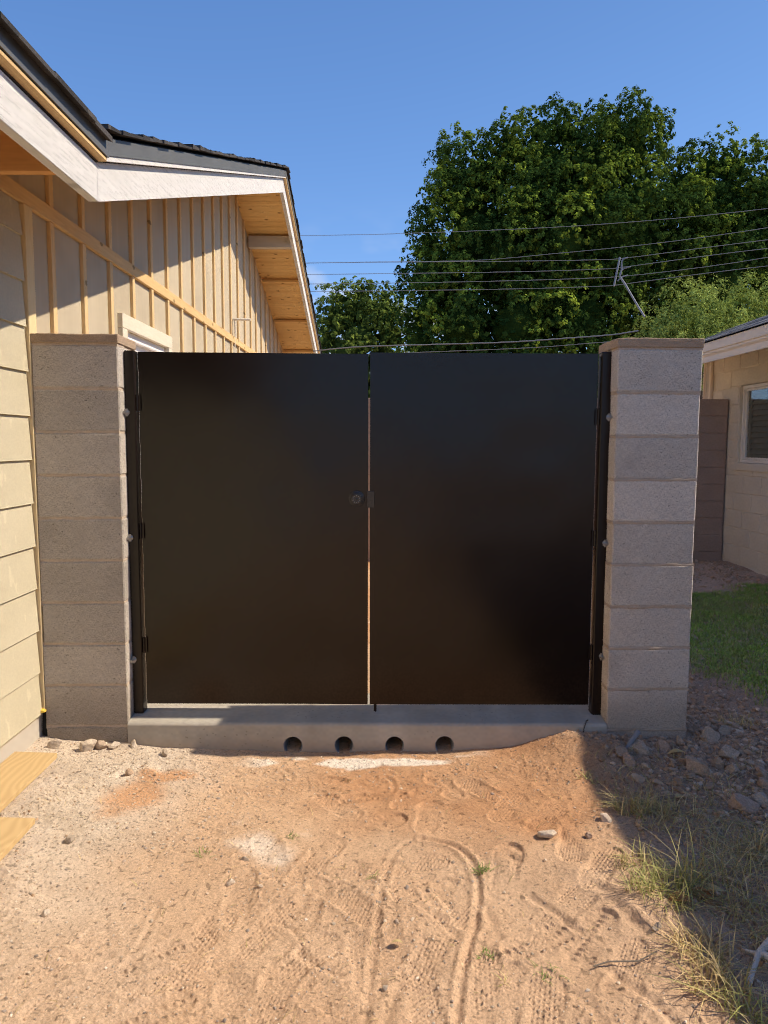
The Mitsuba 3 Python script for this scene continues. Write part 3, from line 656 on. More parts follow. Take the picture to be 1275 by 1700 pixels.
def wframe(d0, d1, w, x0, x1):
    a, b, c, d = NY0 + d0, NY1 - d0, NZ0 + d0, NZ1 - d0
    return cat(box(x0, x1, a, b, c, c + w), box(x0, x1, a, b, d - w, d), box(x0, x1, a, a + w, c + w, d - w), box(x0, x1, b - w, b, c + w, d - w))
part(nw, 'frame', wframe(.004, 0, .034, HXW + .035, HXW + .09), 'window_white')
part(nw, 'sash', wframe(.040, 0, .024, HXW + .055, HXW + .08), 'window_white')
part(nw, 'pane', (np.array([[HXW + .068, NY0 + .06, NZ0 + .06], [HXW + .068, NY1 - .06, NZ0 + .06], [HXW + .068, NY1 - .06, NZ1 - .06], [HXW + .068, NY0 + .06, NZ1 - .06]]), np.array([[0, 1, 2], [0, 2, 3]])), 'pane_glass')
part(nw, 'sill', bbox(HXW - .02, HXW + .034, NY0 - .06, NY1 + .09, NZ0 - .085, NZ0 - .003, .004), 'painted_block')
for j, (pa, pb) in enumerate(((NY0 + .05, NY0 + .7), (NY0 + .71, NY0 + 1.36), (NY0 + 1.37, NY1 - .05))):
    part(nw, 'shutter_frame', cat(box(HXW + .092, HXW + .118, pa, pa + .06, NZ0 + .04, NZ1 - .04), box(HXW + .092, HXW + .118, pb - .06, pb, NZ0 + .04, NZ1 - .04), box(HXW + .092, HXW + .118, pa + .06, pb - .06, NZ1 - .10, NZ1 - .04), box(HXW + .092, HXW + .118, pa + .06, pb - .06, NZ0 + .04, NZ0 + .10)), 'shutter')
    for q in range(11):
        zq = NZ0 + .105 + q * .062
        part(nw, 'slat', poly_y([(HXW + .090, zq), (HXW + .096, zq - .002), (HXW + .122, zq + .056), (HXW + .116, zq + .060)], pa + .061, pb - .061), 'shutter')
# eave: two stepped fascia members, soffit, shingle courses
EX = 3.42; NSL = .366
part(nh, 'fascia', bbox(EX, EX + .09, -4, 9.8, 2.405, 2.503, .006), 'painted_trim')
part(nh, 'fascia', poly_y([(EX + .03, 2.30), (EX + .05, 2.30), (EX + .05, 2.404), (EX + .012, 2.404), (EX + .012, 2.385), (EX + .03, 2.36)], -4, 9.8), 'painted_trim')
part(nh, 'soffit', box(EX + .05, HXW + .2, -4, 9.8, 2.478, 2.5), 'painted_trim')
nr = part(nh, 'roof', cat(roofquad([(EX + .03, -4, 2.505), (EX + 4.2, -4, 2.505 + NSL * 4.2), (EX + 4.2, 9.85, 2.505 + NSL * 4.2), (EX + .03, 9.85, 2.505)]),
                          roofquad([(EX + 4.2, -4, 2.505 + NSL * 4.2), (EX + 8.4, -4, 2.505), (EX + 8.4, 9.85, 2.505), (EX + 4.2, 9.85, 2.505 + NSL * 4.2)])).copy(), 'shingle_grey')
for c in range(30):
    x = EX - .02 + .14 * c; z = 2.508 + NSL * (.14 * c)
    y = 4.0 - .33 * (c % 3) / 3
    n_ = 0
    while y < 9.6:
        w = rn.uniform(.28, .46) if c < 10 else 1.4
        e = rn.uniform(.005, .012)
        if c < 14: part(nr, 'shingle', poly_y([(x, z + .001), (x + .17, z + .17 * NSL + .001), (x + .17, z + .17 * NSL + .005), (x, z + e)], y, y + w - .006), 'shingle_grey')
        y += w
part(nh, 'downpipe', tube([(HXW - .02, 9.35, .05), (HXW - .02, 9.35, 2.46)], .022, 10), 'painted_trim', smooth=40)
part(nh, 'downpipe', tube([(HXW - .018, 9.55, .05), (HXW - .018, 9.55, 2.46)], .014, 10), 'painted_trim', smooth=40)

# ------------------------------------------------------------------ garden wall across the yard
gw = thing('garden_wall', 'reddish brown block garden wall meeting the beige house behind the lawn', 'wall')
for i in range(-1, 10):
    z0 = 1.965 - .2032 * (10 - i); x = 4.085 - .4064 * (1.0 if i % 2 else .5)
    xr = 4.085
    while xr > -1.6:
        xl = max(xr - .4064, -1.62)
        part(gw, 'block', bbox(xl + .0035, xr - .0035, 8.86 + rn.normal(0, .003), 9.05, z0 + .0035, z0 + .2032 - .0035, .004), 'garden_block')
        xr = xl
        if xr <= -1.6: break
part(gw, 'mortar', box(-1.62, 4.085, 8.868, 9.04, -.3, 1.960), 'garden_block')

# ------------------------------------------------------------------ trees
def leaves(rng, P, N, L, wr, col, cvar, tint=None):
    n = len(P)
    nrm = N + rng.normal(0, .26, (n, 3)); nrm /= np.linalg.norm(nrm, axis=1, keepdims=True)
    a = np.cross(nrm, rng.normal(0, 1, (n, 3))); a /= np.linalg.norm(a, axis=1, keepdims=True); b = np.cross(nrm, a)
    l = (L * rng.uniform(.65, 1.3, n))[:, None]
    v = np.stack([P - a * l * .5, P + b * l * wr * .5 - a * l * .05, P + a * l * .5 - nrm * l * .12, P - b * l * wr * .5 - a * l * .05], 1).reshape(-1, 3)
    i = np.arange(n)[:, None] * 4
    f = np.vstack([i + [0, 1, 2], i + [0, 2, 3]])
    c = np.asarray(col) * (1 + rng.normal(0, cvar, (n, 1)))
    if tint is not None: c = c * tint
    return v, f, np.repeat(np.clip(c, .003, 1), 4, 0)
def crown(rng, lobes, sub_r, spacing, per, L, wr, col, young, cvar=.22, up=.35, inner=.12, ybias=.35, elong=1.35, tl=17, tuft_r=.095):
    """lobes: (x, y, z, r) spheres; leaf clumps stand over their joint surface"""
    lobes = np.array(lobes); Cs = []
    for (x, y, z, r) in lobes:
        n = int(4 * np.pi * r * r / spacing ** 2)
        d = rng.normal(0, 1, (n, 3)); d /= np.linalg.norm(d, axis=1, keepdims=True)
        keep = (d[:, 1] < ybias) | (rng.random(n) < .22)
        d = d[keep]
        p = np.array([x, y, z]) + d * r * rng.uniform(.76, 1.05, (len(d), 1))
        ins = np.zeros(len(p), bool)
        for (x2, y2, z2, r2) in lobes:
            if (x2, y2, z2) != (x, y, z): ins |= np.linalg.norm(p - [x2, y2, z2], axis=1) < r2 * .86
        Cs.append(np.hstack([p[~ins], d[~ins]]))
    Cs = np.vstack(Cs)
    P, N, tn = [], [], []
    for c in Cs:
        o, d = c[:3], c[3:]
        rr_ = sub_r * rng.choice([.45, .7, 1.0, 1.35], p=[.3, .3, .25, .15]) * rng.uniform(.85, 1.15); m = int(per * (rr_ / sub_r) ** 2)
        ax = d * .6 + [0, 0, up] + rng.normal(0, .15, 3); ax /= np.linalg.norm(ax)
        u = rng.normal(0, 1, (m, 3)); u /= np.linalg.norm(u, axis=1, keepdims=True)
        u = np.where(((u @ (d + .6 * ax)) < -.45)[:, None], -u, u)
        # the hull carries tufts: leaf rosettes at the shoot ends
        nt = max(3, int(m / tl)); ut = u[:nt]
        bump = 1 + .22 * np.sin(ut @ rng.normal(0, 3.2, 3) + rng.uniform(0, 6))
        qt = ut * rr_ * (.70 + .38 * rng.random((nt, 1))) * bump[:, None]
        qt = qt + ax * (qt @ ax)[:, None] * (elong - 1)
        td = ut + .45 * ax; td /= np.linalg.norm(td, axis=1, keepdims=True)
        v_ = rng.normal(0, 1, (nt, tl, 3)); v_ /= np.linalg.norm(v_, axis=2, keepdims=True)
        sgn = np.where((v_ * td[:, None]).sum(-1, keepdims=True) < -.25, -1, 1); v_ = v_ * sgn
        tr_ = tuft_r * rng.uniform(.6, 1.4, (nt, 1, 1))
        q = qt[:, None] + v_ * tr_ * (.5 + .5 * rng.random((nt, tl, 1))) + td[:, None] * tr_ * .4
        P.append(o + q.reshape(-1, 3)); N.append((v_ * .9 + td[:, None] * .45 + np.array([0, 0, .2])).reshape(-1, 3))
        yt = (.05 + .95 * (rng.random() < .45) * rng.uniform(.5, 1)) * (.3 + .7 * rng.random((nt, 1)) ** 1.2) * np.ones((nt, tl)) * np.clip(.35 + (v_ * td[:, None]).sum(-1) * .8, 0, 1)
        tn.append(yt.reshape(-1, 1))
    P, N, tn = np.vstack(P), np.vstack(N), np.vstack(tn)
    tint = 1 + (np.asarray(young) / np.asarray(col) - 1) * tn
    v1, f1, c1 = leaves(rng, P, N, L, wr, col, cvar, tint)
    # inner leaves that close the crown
    Q = []
    for (x, y, z, r) in lobes:
        n = int(inner * 4 * np.pi * r * r / (L * L))
        d = rng.normal(0, 1, (n, 3)); d /= np.linalg.norm(d, axis=1, keepdims=True)
        Q.append(np.array([x, y, z]) + d * r * rng.uniform(.55, .92, (n, 1)))
    Q = np.vstack(Q)
    cores = []
    for (x, y, z, r) in lobes:
        m = trimesh.creation.icosphere(3, 1.0); w = m.vertices
        m.vertices = w * (r * .54 * (1 + .5 * (meshkit.fbm(w * 1.7 + [x, y, z], 4, 6) - .5)))[:, None] + [x, y, z]; cores.append(m)
    core = trimesh.util.concatenate(cores)
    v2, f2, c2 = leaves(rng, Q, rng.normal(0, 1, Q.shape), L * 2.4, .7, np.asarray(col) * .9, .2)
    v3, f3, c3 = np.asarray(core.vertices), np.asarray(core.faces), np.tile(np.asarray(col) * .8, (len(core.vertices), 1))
    return np.vstack([v1, v2, v3]), np.vstack([f1, f2 + len(v1), f3 + len(v1) + len(v2)]), np.vstack([c1, c2, c3])
def lobes_px(lst, y, shrink=.14):
    out = []
    for px, py, r, dy in lst:
        p = at(px, py, y + dy); rm = r * (y + dy) / F_; sh = min(shrink, rm * .45); out.append((p[0], p[1], p[2] - .5 * sh, rm - sh))
    return out
def trunk(base, top, r, rng, limbs):
    a = [tube([base, np.array(base) * .5 + np.array(top) * .5 + rng.normal(0, .1, 3), top], [r, r * .75, r * .5], 12)]
    for l in limbs:
        l = np.array(l[:3]); s = np.array(base) + (np.array(top) - base) * rng.uniform(.35, .8)
        a.append(tube([s, (s + l) / 2 + [0, 0, .2], l], [r * .45, r * .28, r * .08], 8))
    return cat(*a)
def tree(name, label, lobes, seed, base, r, **kw):
    rng = np.random.default_rng(seed)
    t_ = thing(name, label, 'tree')
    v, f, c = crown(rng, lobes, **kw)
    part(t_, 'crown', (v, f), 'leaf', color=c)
    L = np.array(lobes); part(t_, 'trunk', trunk(np.array([base[0], base[1], -.2]), np.array([base[0], base[1], base[2]]), r, rng, L[rng.permutation(len(L))[:6]]), 'bark', smooth=50)
FIC = dict(col=(.048, .096, .022), young=(.40, .52, .06))
big = lobes_px([(905, 440, 195, 2.0), (800, 400, 110, .6), (1000, 400, 160, .8), (905, 290, 92, .9), (985, 270, 72, .2), (1040, 250, 62, .3), (1015, 205, 34, .2), (1068, 205, 34, .5), (800, 300, 70, .8), (850, 245, 42, .6), (770, 330, 48, .2),
                (745, 292, 24, .4), (735, 470, 62, -.2), (705, 520, 42, -.5), (700, 565, 42, -.6), (770, 540, 75, -.8), (860, 540, 85, -1.0), (960, 530, 85, -.8), (1040, 470, 80, -.3), (1060, 330, 62, .1), (712, 398, 24, .2), (940, 215, 34, .8), (895, 215, 32, 1.0), (840, 420, 60, -.9), (930, 400, 70, -1.1), (870, 330, 55, -.4), (960, 330, 50, -.8), (1085, 400, 55, .3), (700, 455, 26, 0), (1080, 560, 80, .5), (740, 650, 70, -.5), (860, 650, 80, -.8), (980, 650, 80, -.5)], 20.0)
tree('ficus_tree', 'huge dense dark green ficus tree towering behind the right gate leaf', big, 31, (4.3, 21.5, 6), .5, sub_r=.36, spacing=.55, per=420, L=.076, wr=.66, inner=.14, up=.8, elong=1.35, **FIC)
rt = lobes_px([(1185, 350, 92, 1.5), (1255, 345, 82, 1.0), (1140, 310, 52, 1.2), (1215, 275, 40, 1.4), (1180, 275, 34, 1.5), (1225, 420, 95, .6), (1150, 430, 85, .7), (1300, 400, 90, .6), (1290, 300, 45, 1.0), (1200, 470, 75, -.2), (1340, 340, 80, 1.5), (1130, 500, 60, .8), (1290, 500, 80, 0)], 20.0)
tree('ficus_tree', 'second dense ficus tree at the right edge beside the tallest one', rt, 37, (9.5, 22.5, 5), .4, sub_r=.36, spacing=.57, per=400, L=.076, wr=.66, inner=.14, up=.8, elong=1.35, **FIC)
lt = lobes_px([(592, 515, 42, 0), (560, 530, 38, -.3), (632, 515, 36, -.2), (600, 560, 48, -1), (545, 560, 28, -.4), (650, 555, 38, -.4), (600, 485, 24, .2), (640, 490, 18, .2), (570, 495, 20, .2), (530, 575, 22, 0), (575, 580, 40, -1.3), (640, 590, 40, -1.0), (590, 640, 55, -.5), (645, 650, 50, -.3), (540, 640, 50, -.2), (610, 690, 50, -.5)], 26.0)
tree('round_tree', 'smaller bright green tree seen between the gable end and the ficus', lt, 41, (-.9, 26.5, 3), .3, sub_r=.36, spacing=.46, per=240, L=.10, wr=.55, inner=.12, col=(.085, .135, .032), young=(.36, .46, .085))
ob = lobes_px([(1150, 535, 48, 0), (1210, 530, 46, .2), (1262, 525, 42, .3), (1095, 555, 36, -.1), (1180, 500, 20, .2), (1130, 505, 18, .1), (1240, 495, 16, .2), (1060, 572, 22, -.2), (1300, 530, 40, .4), (1180, 575, 50, -.3), (1110, 590, 40, -.3)], 14.0, .06)
tree('olive_bush', 'feathery pale olive green bush rising behind the right pillar', ob, 43, (6.1, 14.3, 2), .1, tl=9, tuft_r=.09, sub_r=.16, spacing=.19, per=80, L=.062, wr=.30, inner=.14, up=1.1, elong=2.2, col=(.30, .38, .09), young=(.56, .66, .18))

# ------------------------------------------------------------------ overhead wires
def wire(px, y0, y1, label, r=.0050, name='overhead_wire', group=None, ext=True):
    px = np.array(px, float); xs = np.linspace(px[0, 0], px[-1, 0], 16)
    from scipy.interpolate import PchipInterpolator as PI
    ysn = PI(px[:, 0], px[:, 1])(xs); dd = np.linspace(y0, y1, 16)
    P = np.array([at(a, b, d) for a, b, d in zip(xs, ysn, dd)])
    if ext:
        P = np.vstack([P[0] + (P[0] - P[1]) * 3, P, P[-1] + (P[-1] - P[-2]) * 3])
    return single(name, tube(P, r, 6), 'wire_grey', label, 'wire', smooth=60)
Zp = lambda l: [(600 + a * .5294, 100 + b * .5294) for a, b in l]
wire([(495, 391)] + Zp([(0, 547), (200, 541), (600, 524), (900, 503), (1275, 465)]), 15.5, 12.5, 'topmost thin overhead wire crossing in front of the ficus')
wire([(500, 437)] + Zp([(0, 633), (330, 629), (600, 607), (900, 577), (1275, 525)]), 15, 12.2, 'second overhead wire from the top, curving up to the right')
lab = ['third overhead wire from the top, reaching the top of the spreader rod', 'fourth overhead wire from the top, in the upper half of the spreader rod', 'fifth overhead wire from the top, in the lower half of the spreader rod', 'sixth overhead wire from the top, at the foot of the spreader rod']
for l, p in zip(lab, ([(0, 634), (810, 624), (860, 617), (1275, 563)], [(0, 670), (800, 653), (860, 644), (1275, 590)], [(0, 700), (795, 680), (860, 674), (1275, 618)], [(0, 724), (790, 707), (860, 697), (1275, 645)])):
    wire([(500, 100 + p[0][1] * .5294 + 1)] + Zp(p), 14, 12, l)
wire([(520, 583)] + Zp([(0, 898), (200, 892), (440, 885), (640, 872), (830, 856)]) + [(1060, 549)], 11.5, 10.5, 'thick lower service wire just above the gate leading to the bush', r=.009, ext=False)
wire([(560, 590)] + Zp([(130, 918), (560, 900), (750, 885)]) + [(1040, 566)], 11.6, 10.8, 'thinner lower service wire directly over the top of the gate', ext=False)
M = lambda x, y, d: at(940 + x / 6.375, 380 + y / 6.375, d)
spx = thing('wire_spreader', 'metal spreader rod with looping leads and a slanting drop cable on the overhead wires', 'wire spreader')
part(spx, 'rod', tube([M(568, 300, 12.6), M(505, 606, 12.55)], .016, 8), 'wire_grey', smooth=50)
part(spx, 'lead', tube([M(650, 303, 12.4), M(605, 316, 12.4), M(588, 345, 12.4), M(586, 430, 12.4), M(570, 500, 12.4)], .013, 8), 'wire_grey', smooth=50)
part(spx, 'lead', tube([M(680, 398, 12.4), M(610, 420, 12.45), M(575, 455, 12.45), M(566, 480, 12.45), M(572, 520, 12.4)], .010, 8), 'wire_grey', smooth=50)
part(spx, 'lead', tube([M(650, 490, 12.4), M(600, 505, 12.4), M(565, 530, 12.4), M(545, 552, 12.4)], .011, 8), 'wire_grey', smooth=50)
part(spx, 'drop_cable', tube([M(570, 510, 12.4), M(620, 580, 12.3), M(690, 700, 12.2), M(760, 820, 12.1), M(830, 930, 12.0)], .016, 8), 'wire_grey', smooth=50)

# ------------------------------------------------------------------ planks and small building scraps on the left
def plank(px_r, y0, y1, w, z, label, tilt=0):
    x1 = px_r; m = bbox(x1 - w, x1, y0, y1, z, z + .024, .002)
    m.apply_transform(trimesh.transformations.rotation_matrix(tilt, [0, 1, 0], [x1, y1, z])); return single('plank', m, 'plank_wood', label, 'plank')
c1 = at_z(95, 1250, .055); c2 = at_z(58, 1357, .06)
plank(c1[0], .9, c1[1], .19, .032, 'upper yellow wooden plank lying against the foundation at the left', .03)
plank(c2[0], .6, c2[1], .19, .035, 'lower yellow wooden plank at the left edge, nearer the viewer', .02)
fb = trimesh.creation.icosphere(3, 1); fv = fb.vertices; fb.vertices = fv * [.020, .014, .009] * (1 + .6 * (meshkit.fbm(fv * 2.2, 3, 3) - .5))[:, None]
q = at(66, 1180, 3.46); single('foam_scrap', moved(fb, q[0] + .01, q[1], q[2]), 'foam_yellow', 'small yellow foam scrap stuck at the foot of the corner board', 'foam scrap', smooth=True)
single('tar_paper', poly_x([(3.50, -.1), (3.53, -.1), (3.53, .10), (3.51, .12), (3.50, .05)], XW + .004, XW + .026), 'tar_black', 'dark strip of building paper in the gap left of the left pillar', 'building paper')
pb = trimesh.creation.icosphere(3, 1); pv = pb.vertices; pb.vertices = pv * [.035, .05, .03] * (1 + 1.1 * (meshkit.fbm(pv * 3.1, 3, 9) - .5))[:, None]
q = ground_at(-6, 1275); single('crumpled_paper', moved(pb, q[0], q[1], q[2] + .075), 'paper_white', 'crumpled white paper on the upper plank at the left edge', 'paper')
q0 = ground_at(1036, 1246); q1 = at(1060, 1214, q0[1] + .05)
cd_ = tube([q0 - [0.01, 0, .05], q0 * .5 + q1 * .5, q1], .0125, 12)
single('conduit_stub', cd_, 'conduit_grey', 'grey conduit stub leaning in front of the right pillar', 'pipe', smooth=50)

# ------------------------------------------------------------------ rocks
def rock(rng, r, sub=3, flat=.7, ang=.5):
    m = trimesh.creation.icosphere(sub, 1.0); v = m.vertices.copy()
    for _ in range(14):
        d = rng.normal(0, 1, 3); d /= np.linalg.norm(d); h = rng.uniform(.42, .85)
        s_ = v @ d; v = v - np.clip(s_ - h, 0, 1)[:, None] * d * .96
    o = rng.uniform(0, 99, 3)
    v = v * (1 + .32 * (meshkit.fbm(v * 1.3 + o, 4, 1) - .5) + .12 * (meshkit.fbm(v * 5 + o, 3, 2) - .5))[:, None]
    v = v * np.array([1, rng.uniform(.7, 1), flat]) * r
    m.vertices = v; m.apply_transform(trimesh.transformations.rotation_matrix(rng.uniform(0, 6.28), [0, 0, 1])); return m
ROCKS = [(1030, 1255, 25, 'rock_rust', 'rust coloured rock beside the foot of the grey conduit stub'), (1059, 1247, 34, 'rock_grey', 'broad grey rock just right of the conduit stub'), (1098, 1245, 25, 'rock_red', 'dark red rock below the middle of the right pillar base'),
         (1129, 1238, 20, 'rock_grey', 'small grey rock at the right corner of the right pillar'), (1155, 1216, 20, 'rock_rust', 'upright brown rock leaning left of another behind the pillar corner'), (1165, 1218, 18, 'rock_red', 'narrow upright red rock behind the corner of the right pillar'),
         (1182, 1230, 36, 'rock_grey', 'wide flat grey rock above the square pinkish one'), (1201, 1221, 28, 'rock_slate', 'bluish grey rock at the lawn edge right of the pillar'), (1209, 1256, 32, 'rock_grey', 'square pinkish rock standing right of the rubble patch'),
         (1155, 1279, 46, 'rock_rust', 'large tan rock in the middle of the rubble'), (1191, 1274, 26, 'rock_rust', 'yellowish rock right of the large tan rock'), (1216, 1284, 24, 'rock_grey', 'rounded rock below the square pinkish rock'),
         (1229, 1342, 46, 'rock_red', 'biggest rubble rock at the lower right with pale chips on it'), (1263, 1336, 32, 'rock_slate', 'grey rock at the right edge beside the biggest rubble rock'), (1262, 1286, 24, 'rock_red', 'top rock of the three reddish ones at the right edge'),
         (1266, 1296, 22, 'rock_rust', 'middle rock of the three reddish ones at the right edge'), (1268, 1307, 26, 'rock_red', 'lowest rock of the three reddish ones at the right edge'), (1044, 1267, 30, 'rock_red', 'low flat reddish rock below the rust coloured one'),
         (94, 1240, 22, 'rock_pale', 'pale rock at the left corner of the left pillar foot'), (146, 1245, 28, 'rock_pale', 'largest pale rock below the left pillar'), (170, 1241, 20, 'rock_grey', 'darker brown rock touching the largest pale one at the left pillar'),
         (190, 1243, 18, 'rock_pale', 'flat pale rock under the right half of the left pillar'), (223, 1240, 14, 'rock_pale', 'small pale rock where the left pillar meets the concrete curb'), (274, 1255, 14, 'rock_slate', 'small grey rock in front of the left end of the curb'),
         (909, 1397, 26, 'rock_pale', 'pale rock on the sunlit dirt right of the shoe prints'), (1003, 1361, 20, 'rock_pale', 'pale lumpy rock near the shadow edge'), (116, 1398, 18, 'rock_slate', 'small grey rock alone on the gravelly dirt at the left'),
         (407, 1428, 13, 'rock_slate', 'small grey rock in front of the white dust patch'), (383, 1466, 15, 'rock_pale', 'small pale rock left of the middle shoe prints'), (76, 1521, 15, 'rock_pale', 'pale stone on the dirt near the lower left edge of the picture'),
         (638, 1643, 14, 'rock_slate', 'small bluish stone at the bottom beside the wheel track'), (1090, 1545, 15, 'rock_slate', 'grey stone in the rut at the lower right'), (979, 1390, 14, 'rock_red', 'dark red clod right of the pale sunlit rock'), (215 * 1, 1283, 14, 'rock_rust', 'orange clod at the edge of the dug hollow left of the curb')]
rk = np.random.default_rng(77)
for px, py, wpx, m_, l in ROCKS:
    c = ground_at(px, py); s = wpx * c[1] / F_ / 2
    single('rock', moved(rock(rk, s * 1.3, 4 if wpx > 30 else 3, rk.uniform(.75, 1.0)), c[0], c[1], float(gh(c[0], c[1])) + s * (.5 if px < 300 else .3 if wpx < 28 else .12)), m_, l, 'rock', group=None, smooth=28)
# loose stones: scattered gravel and the finer rubble (nobody could count them)
ico = trimesh.creation.icosphere(0, 1.0); ico1 = trimesh.creation.icosphere(1, 1.0)
def stones(rng, xs, ys, rad, base, cols, sink=.25):
    bv, bf = base.vertices, base.faces; n = len(xs); k = len(bv)
    q = rng.normal(0, 1, (n, 4)); q /= np.linalg.norm(q, axis=1, keepdims=True)
    w, x, y, z = q.T
    R = np.stack([1 - 2 * (y * y + z * z), 2 * (x * y - z * w), 2 * (x * z + y * w), 2 * (x * y + z * w), 1 - 2 * (x * x + z * z), 2 * (y * z - x * w), 2 * (x * z - y * w), 2 * (y * z + x * w), 1 - 2 * (x * x + y * y)], 1).reshape(n, 3, 3)
    sc = rng.uniform(.6, 1.25, (n, 1, 3)); jit = 1 + rng.uniform(-.34, .34, (n, k, 1))
    v = np.einsum('nij,nkj->nki', R, bv[None] * sc * jit) * rad[:, None, None]; v[:, :, 2] *= .75
    v += np.stack([xs, ys, gh(xs, ys) + rad * sink], 1)[:, None]
    f = (bf[None] + (np.arange(n) * k)[:, None, None]).reshape(-1, 3)
    ci = rng.integers(0, len(cols), n); c = np.asarray(cols)[ci] * rng.uniform(.75, 1.25, (n, 1))
    return v.reshape(-1, 3), f, np.repeat(c, k, 0)
sg_ = np.random.default_rng(99)
def scatter(n, x0, x1, y0, y1, w):
    xs = sg_.uniform(x0, x1, n * 4); ys = sg_.uniform(y0, y1, n * 4); keep = sg_.random(n * 4) < w(xs, ys); return xs[keep][:n], ys[keep][:n]
def dens(x, y):
    a = np.clip((-.25 - x) * 1.2, 0, 1) * np.clip((y - 1.8), .25, 1); pt = np.clip((meshkit.fbm(np.stack([x * 3.1, y * 3.1, 0 * x], -1), 3, 21) - .42) * 4, 0, 1)
    return np.clip(.08 + .7 * a + .35 * pt, 0, 1) * (y < 3.47)
xs, ys = scatter(16000, -1.66, 1.5, 1.5, 3.47, dens)
rad = np.minimum(.0011 + .0011 * sg_.exponential(1, len(xs)), .008)
v, f, c = stones(sg_, xs, ys, rad, ico, [(.44, .36, .27), (.38, .30, .23), (.50, .41, .31), (.30, .25, .21), (.56, .49, .40), (.38, .26, .17)])
scene['gravel'] = mikit.ply((v, f), 'stone_mix', color=c); labels['gravel'] = {'label': 'fine loose gravel and grit on the dirt', 'kind': 'stuff'}
def rubd(x, y):
    r_ = np.exp(-((x - 1.62) / .42) ** 2) * np.clip((y - 2.35) * 2.2, 0, 1) * np.clip((4.6 - y) * 1.1, .0, 1)
    blocked = (x > 1.08) & (x < 1.5) & (y > 3.47) & (y < 3.76)
    return np.clip(r_ + .05 * (x > .95), 0, 1) * ~blocked * (x < lawn_edge(y) + .1)
xs, ys = scatter(6500, .95, 2.4, 1.6, 4.7, rubd)
rad = np.minimum(.003 + .0038 * sg_.exponential(1, len(xs)), .021)
cx, cy = scatter(900, 1.8, 4.05, 6.6, 8.8, lambda x, y: np.clip((y - 6.9) * 2, .15, 1))
xs = np.concatenate([xs, cx]); ys = np.concatenate([ys, cy]); rad = np.concatenate([rad, np.minimum(.008 + .006 * sg_.exponential(1, len(cx)), .03)])
small = (rad < .0085) | (ys > 6)
RC = [(.37, .255, .17), (.43, .32, .225), (.34, .255, .185), (.40, .26, .165), (.48, .385, .29)]
v, f, c = stones(sg_, xs[~small], ys[~small], rad[~small], ico1, RC)
v2, f2, c2 = stones(sg_, xs[small], ys[small], rad[small], ico, RC)
v, f, c = np.vstack([v, v2]), np.vstack([f, f2 + len(v)]), np.vstack([c, c2])
scene['rubble'] = mikit.ply((v, f), 'stone_mix', color=c); labels['rubble'] = {'label': 'dark loose rubble and small stones around the right pillar', 'kind': 'stuff'}

# ------------------------------------------------------------------ grass
def blades(rng, X, Y, Z, h, wd, lean, cols, seg=3, dirs=None):
    n = len(X); a = rng.uniform(0, 2 * np.pi, n) if dirs is None else dirs
    d = np.stack([np.cos(a), np.sin(a)], 1); s = np.stack([-d[:, 1], d[:, 0]], 1)
    t = np.linspace(0, 1, seg + 1)
    v = np.zeros((n, seg * 2 + 1, 3))
    for k, tk in enumerate(t):
        off = (lean * h * tk ** 1.8)[:, None] * d; zz = Z + h * (tk - .35 * np.minimum(lean, 1.6) * tk ** 2.2)
        wk = wd * (1 - tk ** 1.5) * .5
        if k < seg:
            v[:, 2 * k, :2] = np.stack([X, Y], 1) + off - s * wk[:, None]; v[:, 2 * k + 1, :2] = np.stack([X, Y], 1) + off + s * wk[:, None]
            v[:, 2 * k, 2] = v[:, 2 * k + 1, 2] = zz
        else:
            v[:, -1, :2] = np.stack([X, Y], 1) + off; v[:, -1, 2] = zz
    f = []
    for k in range(seg - 1): f += [(2 * k, 2 * k + 1, 2 * k + 3), (2 * k, 2 * k + 3, 2 * k + 2)]
    f.append((2 * seg - 2, 2 * seg - 1, 2 * seg))
    f = (np.array(f)[None] + (np.arange(n) * (2 * seg + 1))[:, None, None]).reshape(-1, 3)
    ci = rng.integers(0, len(cols), n); c = np.asarray(cols)[ci] * rng.uniform(.7, 1.3, (n, 1))
    return v.reshape(-1, 3), f, np.repeat(c, 2 * seg + 1, 0)
gl_ = np.random.default_rng(55)
n = 95000
xs = gl_.uniform(1.55, 4.05, n); ys = gl_.uniform(2.9, 7.6, n)
e = lawn_edge(ys); wob = (meshkit.fbm(np.stack([xs * 3, ys * 3, 0 * xs], -1), 3, 4) - .5) * .45
keep = (xs > e + wob) & (ys < 7.35 - .3 * np.abs(wob)) & ~((xs < 1.5) & (ys > 3.4)) & (gl_.random(n) < np.clip((xs - e - wob) * 3.5, .12, 1))
xs, ys = xs[keep], ys[keep]
dry = np.clip(1 - (xs - lawn_edge(ys)) * 3, 0, 1)[:, None]
v, f, c = blades(gl_, xs, ys, gh(xs, ys) - .004, gl_.uniform(.025, .055, len(xs)), np.full(len(xs), .0055), gl_.uniform(.2, 1.2, len(xs)), [(.24, .39, .06), (.29, .45, .08), (.21, .35, .055), (.36, .43, .12)], seg=2)
pat = np.clip((meshkit.fbm(np.stack([xs * 2.2, ys * 2.2, 0 * xs], -1), 3, 17) - .45) * 3, 0, .6)[:, None]
dk = np.repeat(np.maximum(dry, pat), 5, 0) * .6; c = c * (1 - dk) + np.array([.34, .29, .14]) * dk
scene['lawn'] = mikit.ply((v, f), 'blade', color=c); labels['lawn'] = {'label': 'shaded green lawn behind the right pillar', 'kind': 'stuff'}
GREEN = [(.30, .31, .09), (.40, .38, .14), (.26, .27, .08), (.52, .44, .21)]
DRY = [(.52, .40, .19), (.58, .46, .24), (.44, .33, .15), (.36, .31, .11)]
MIX = [(.46, .39, .17), (.36, .34, .12), (.56, .45, .23), (.32, .28, .10)]
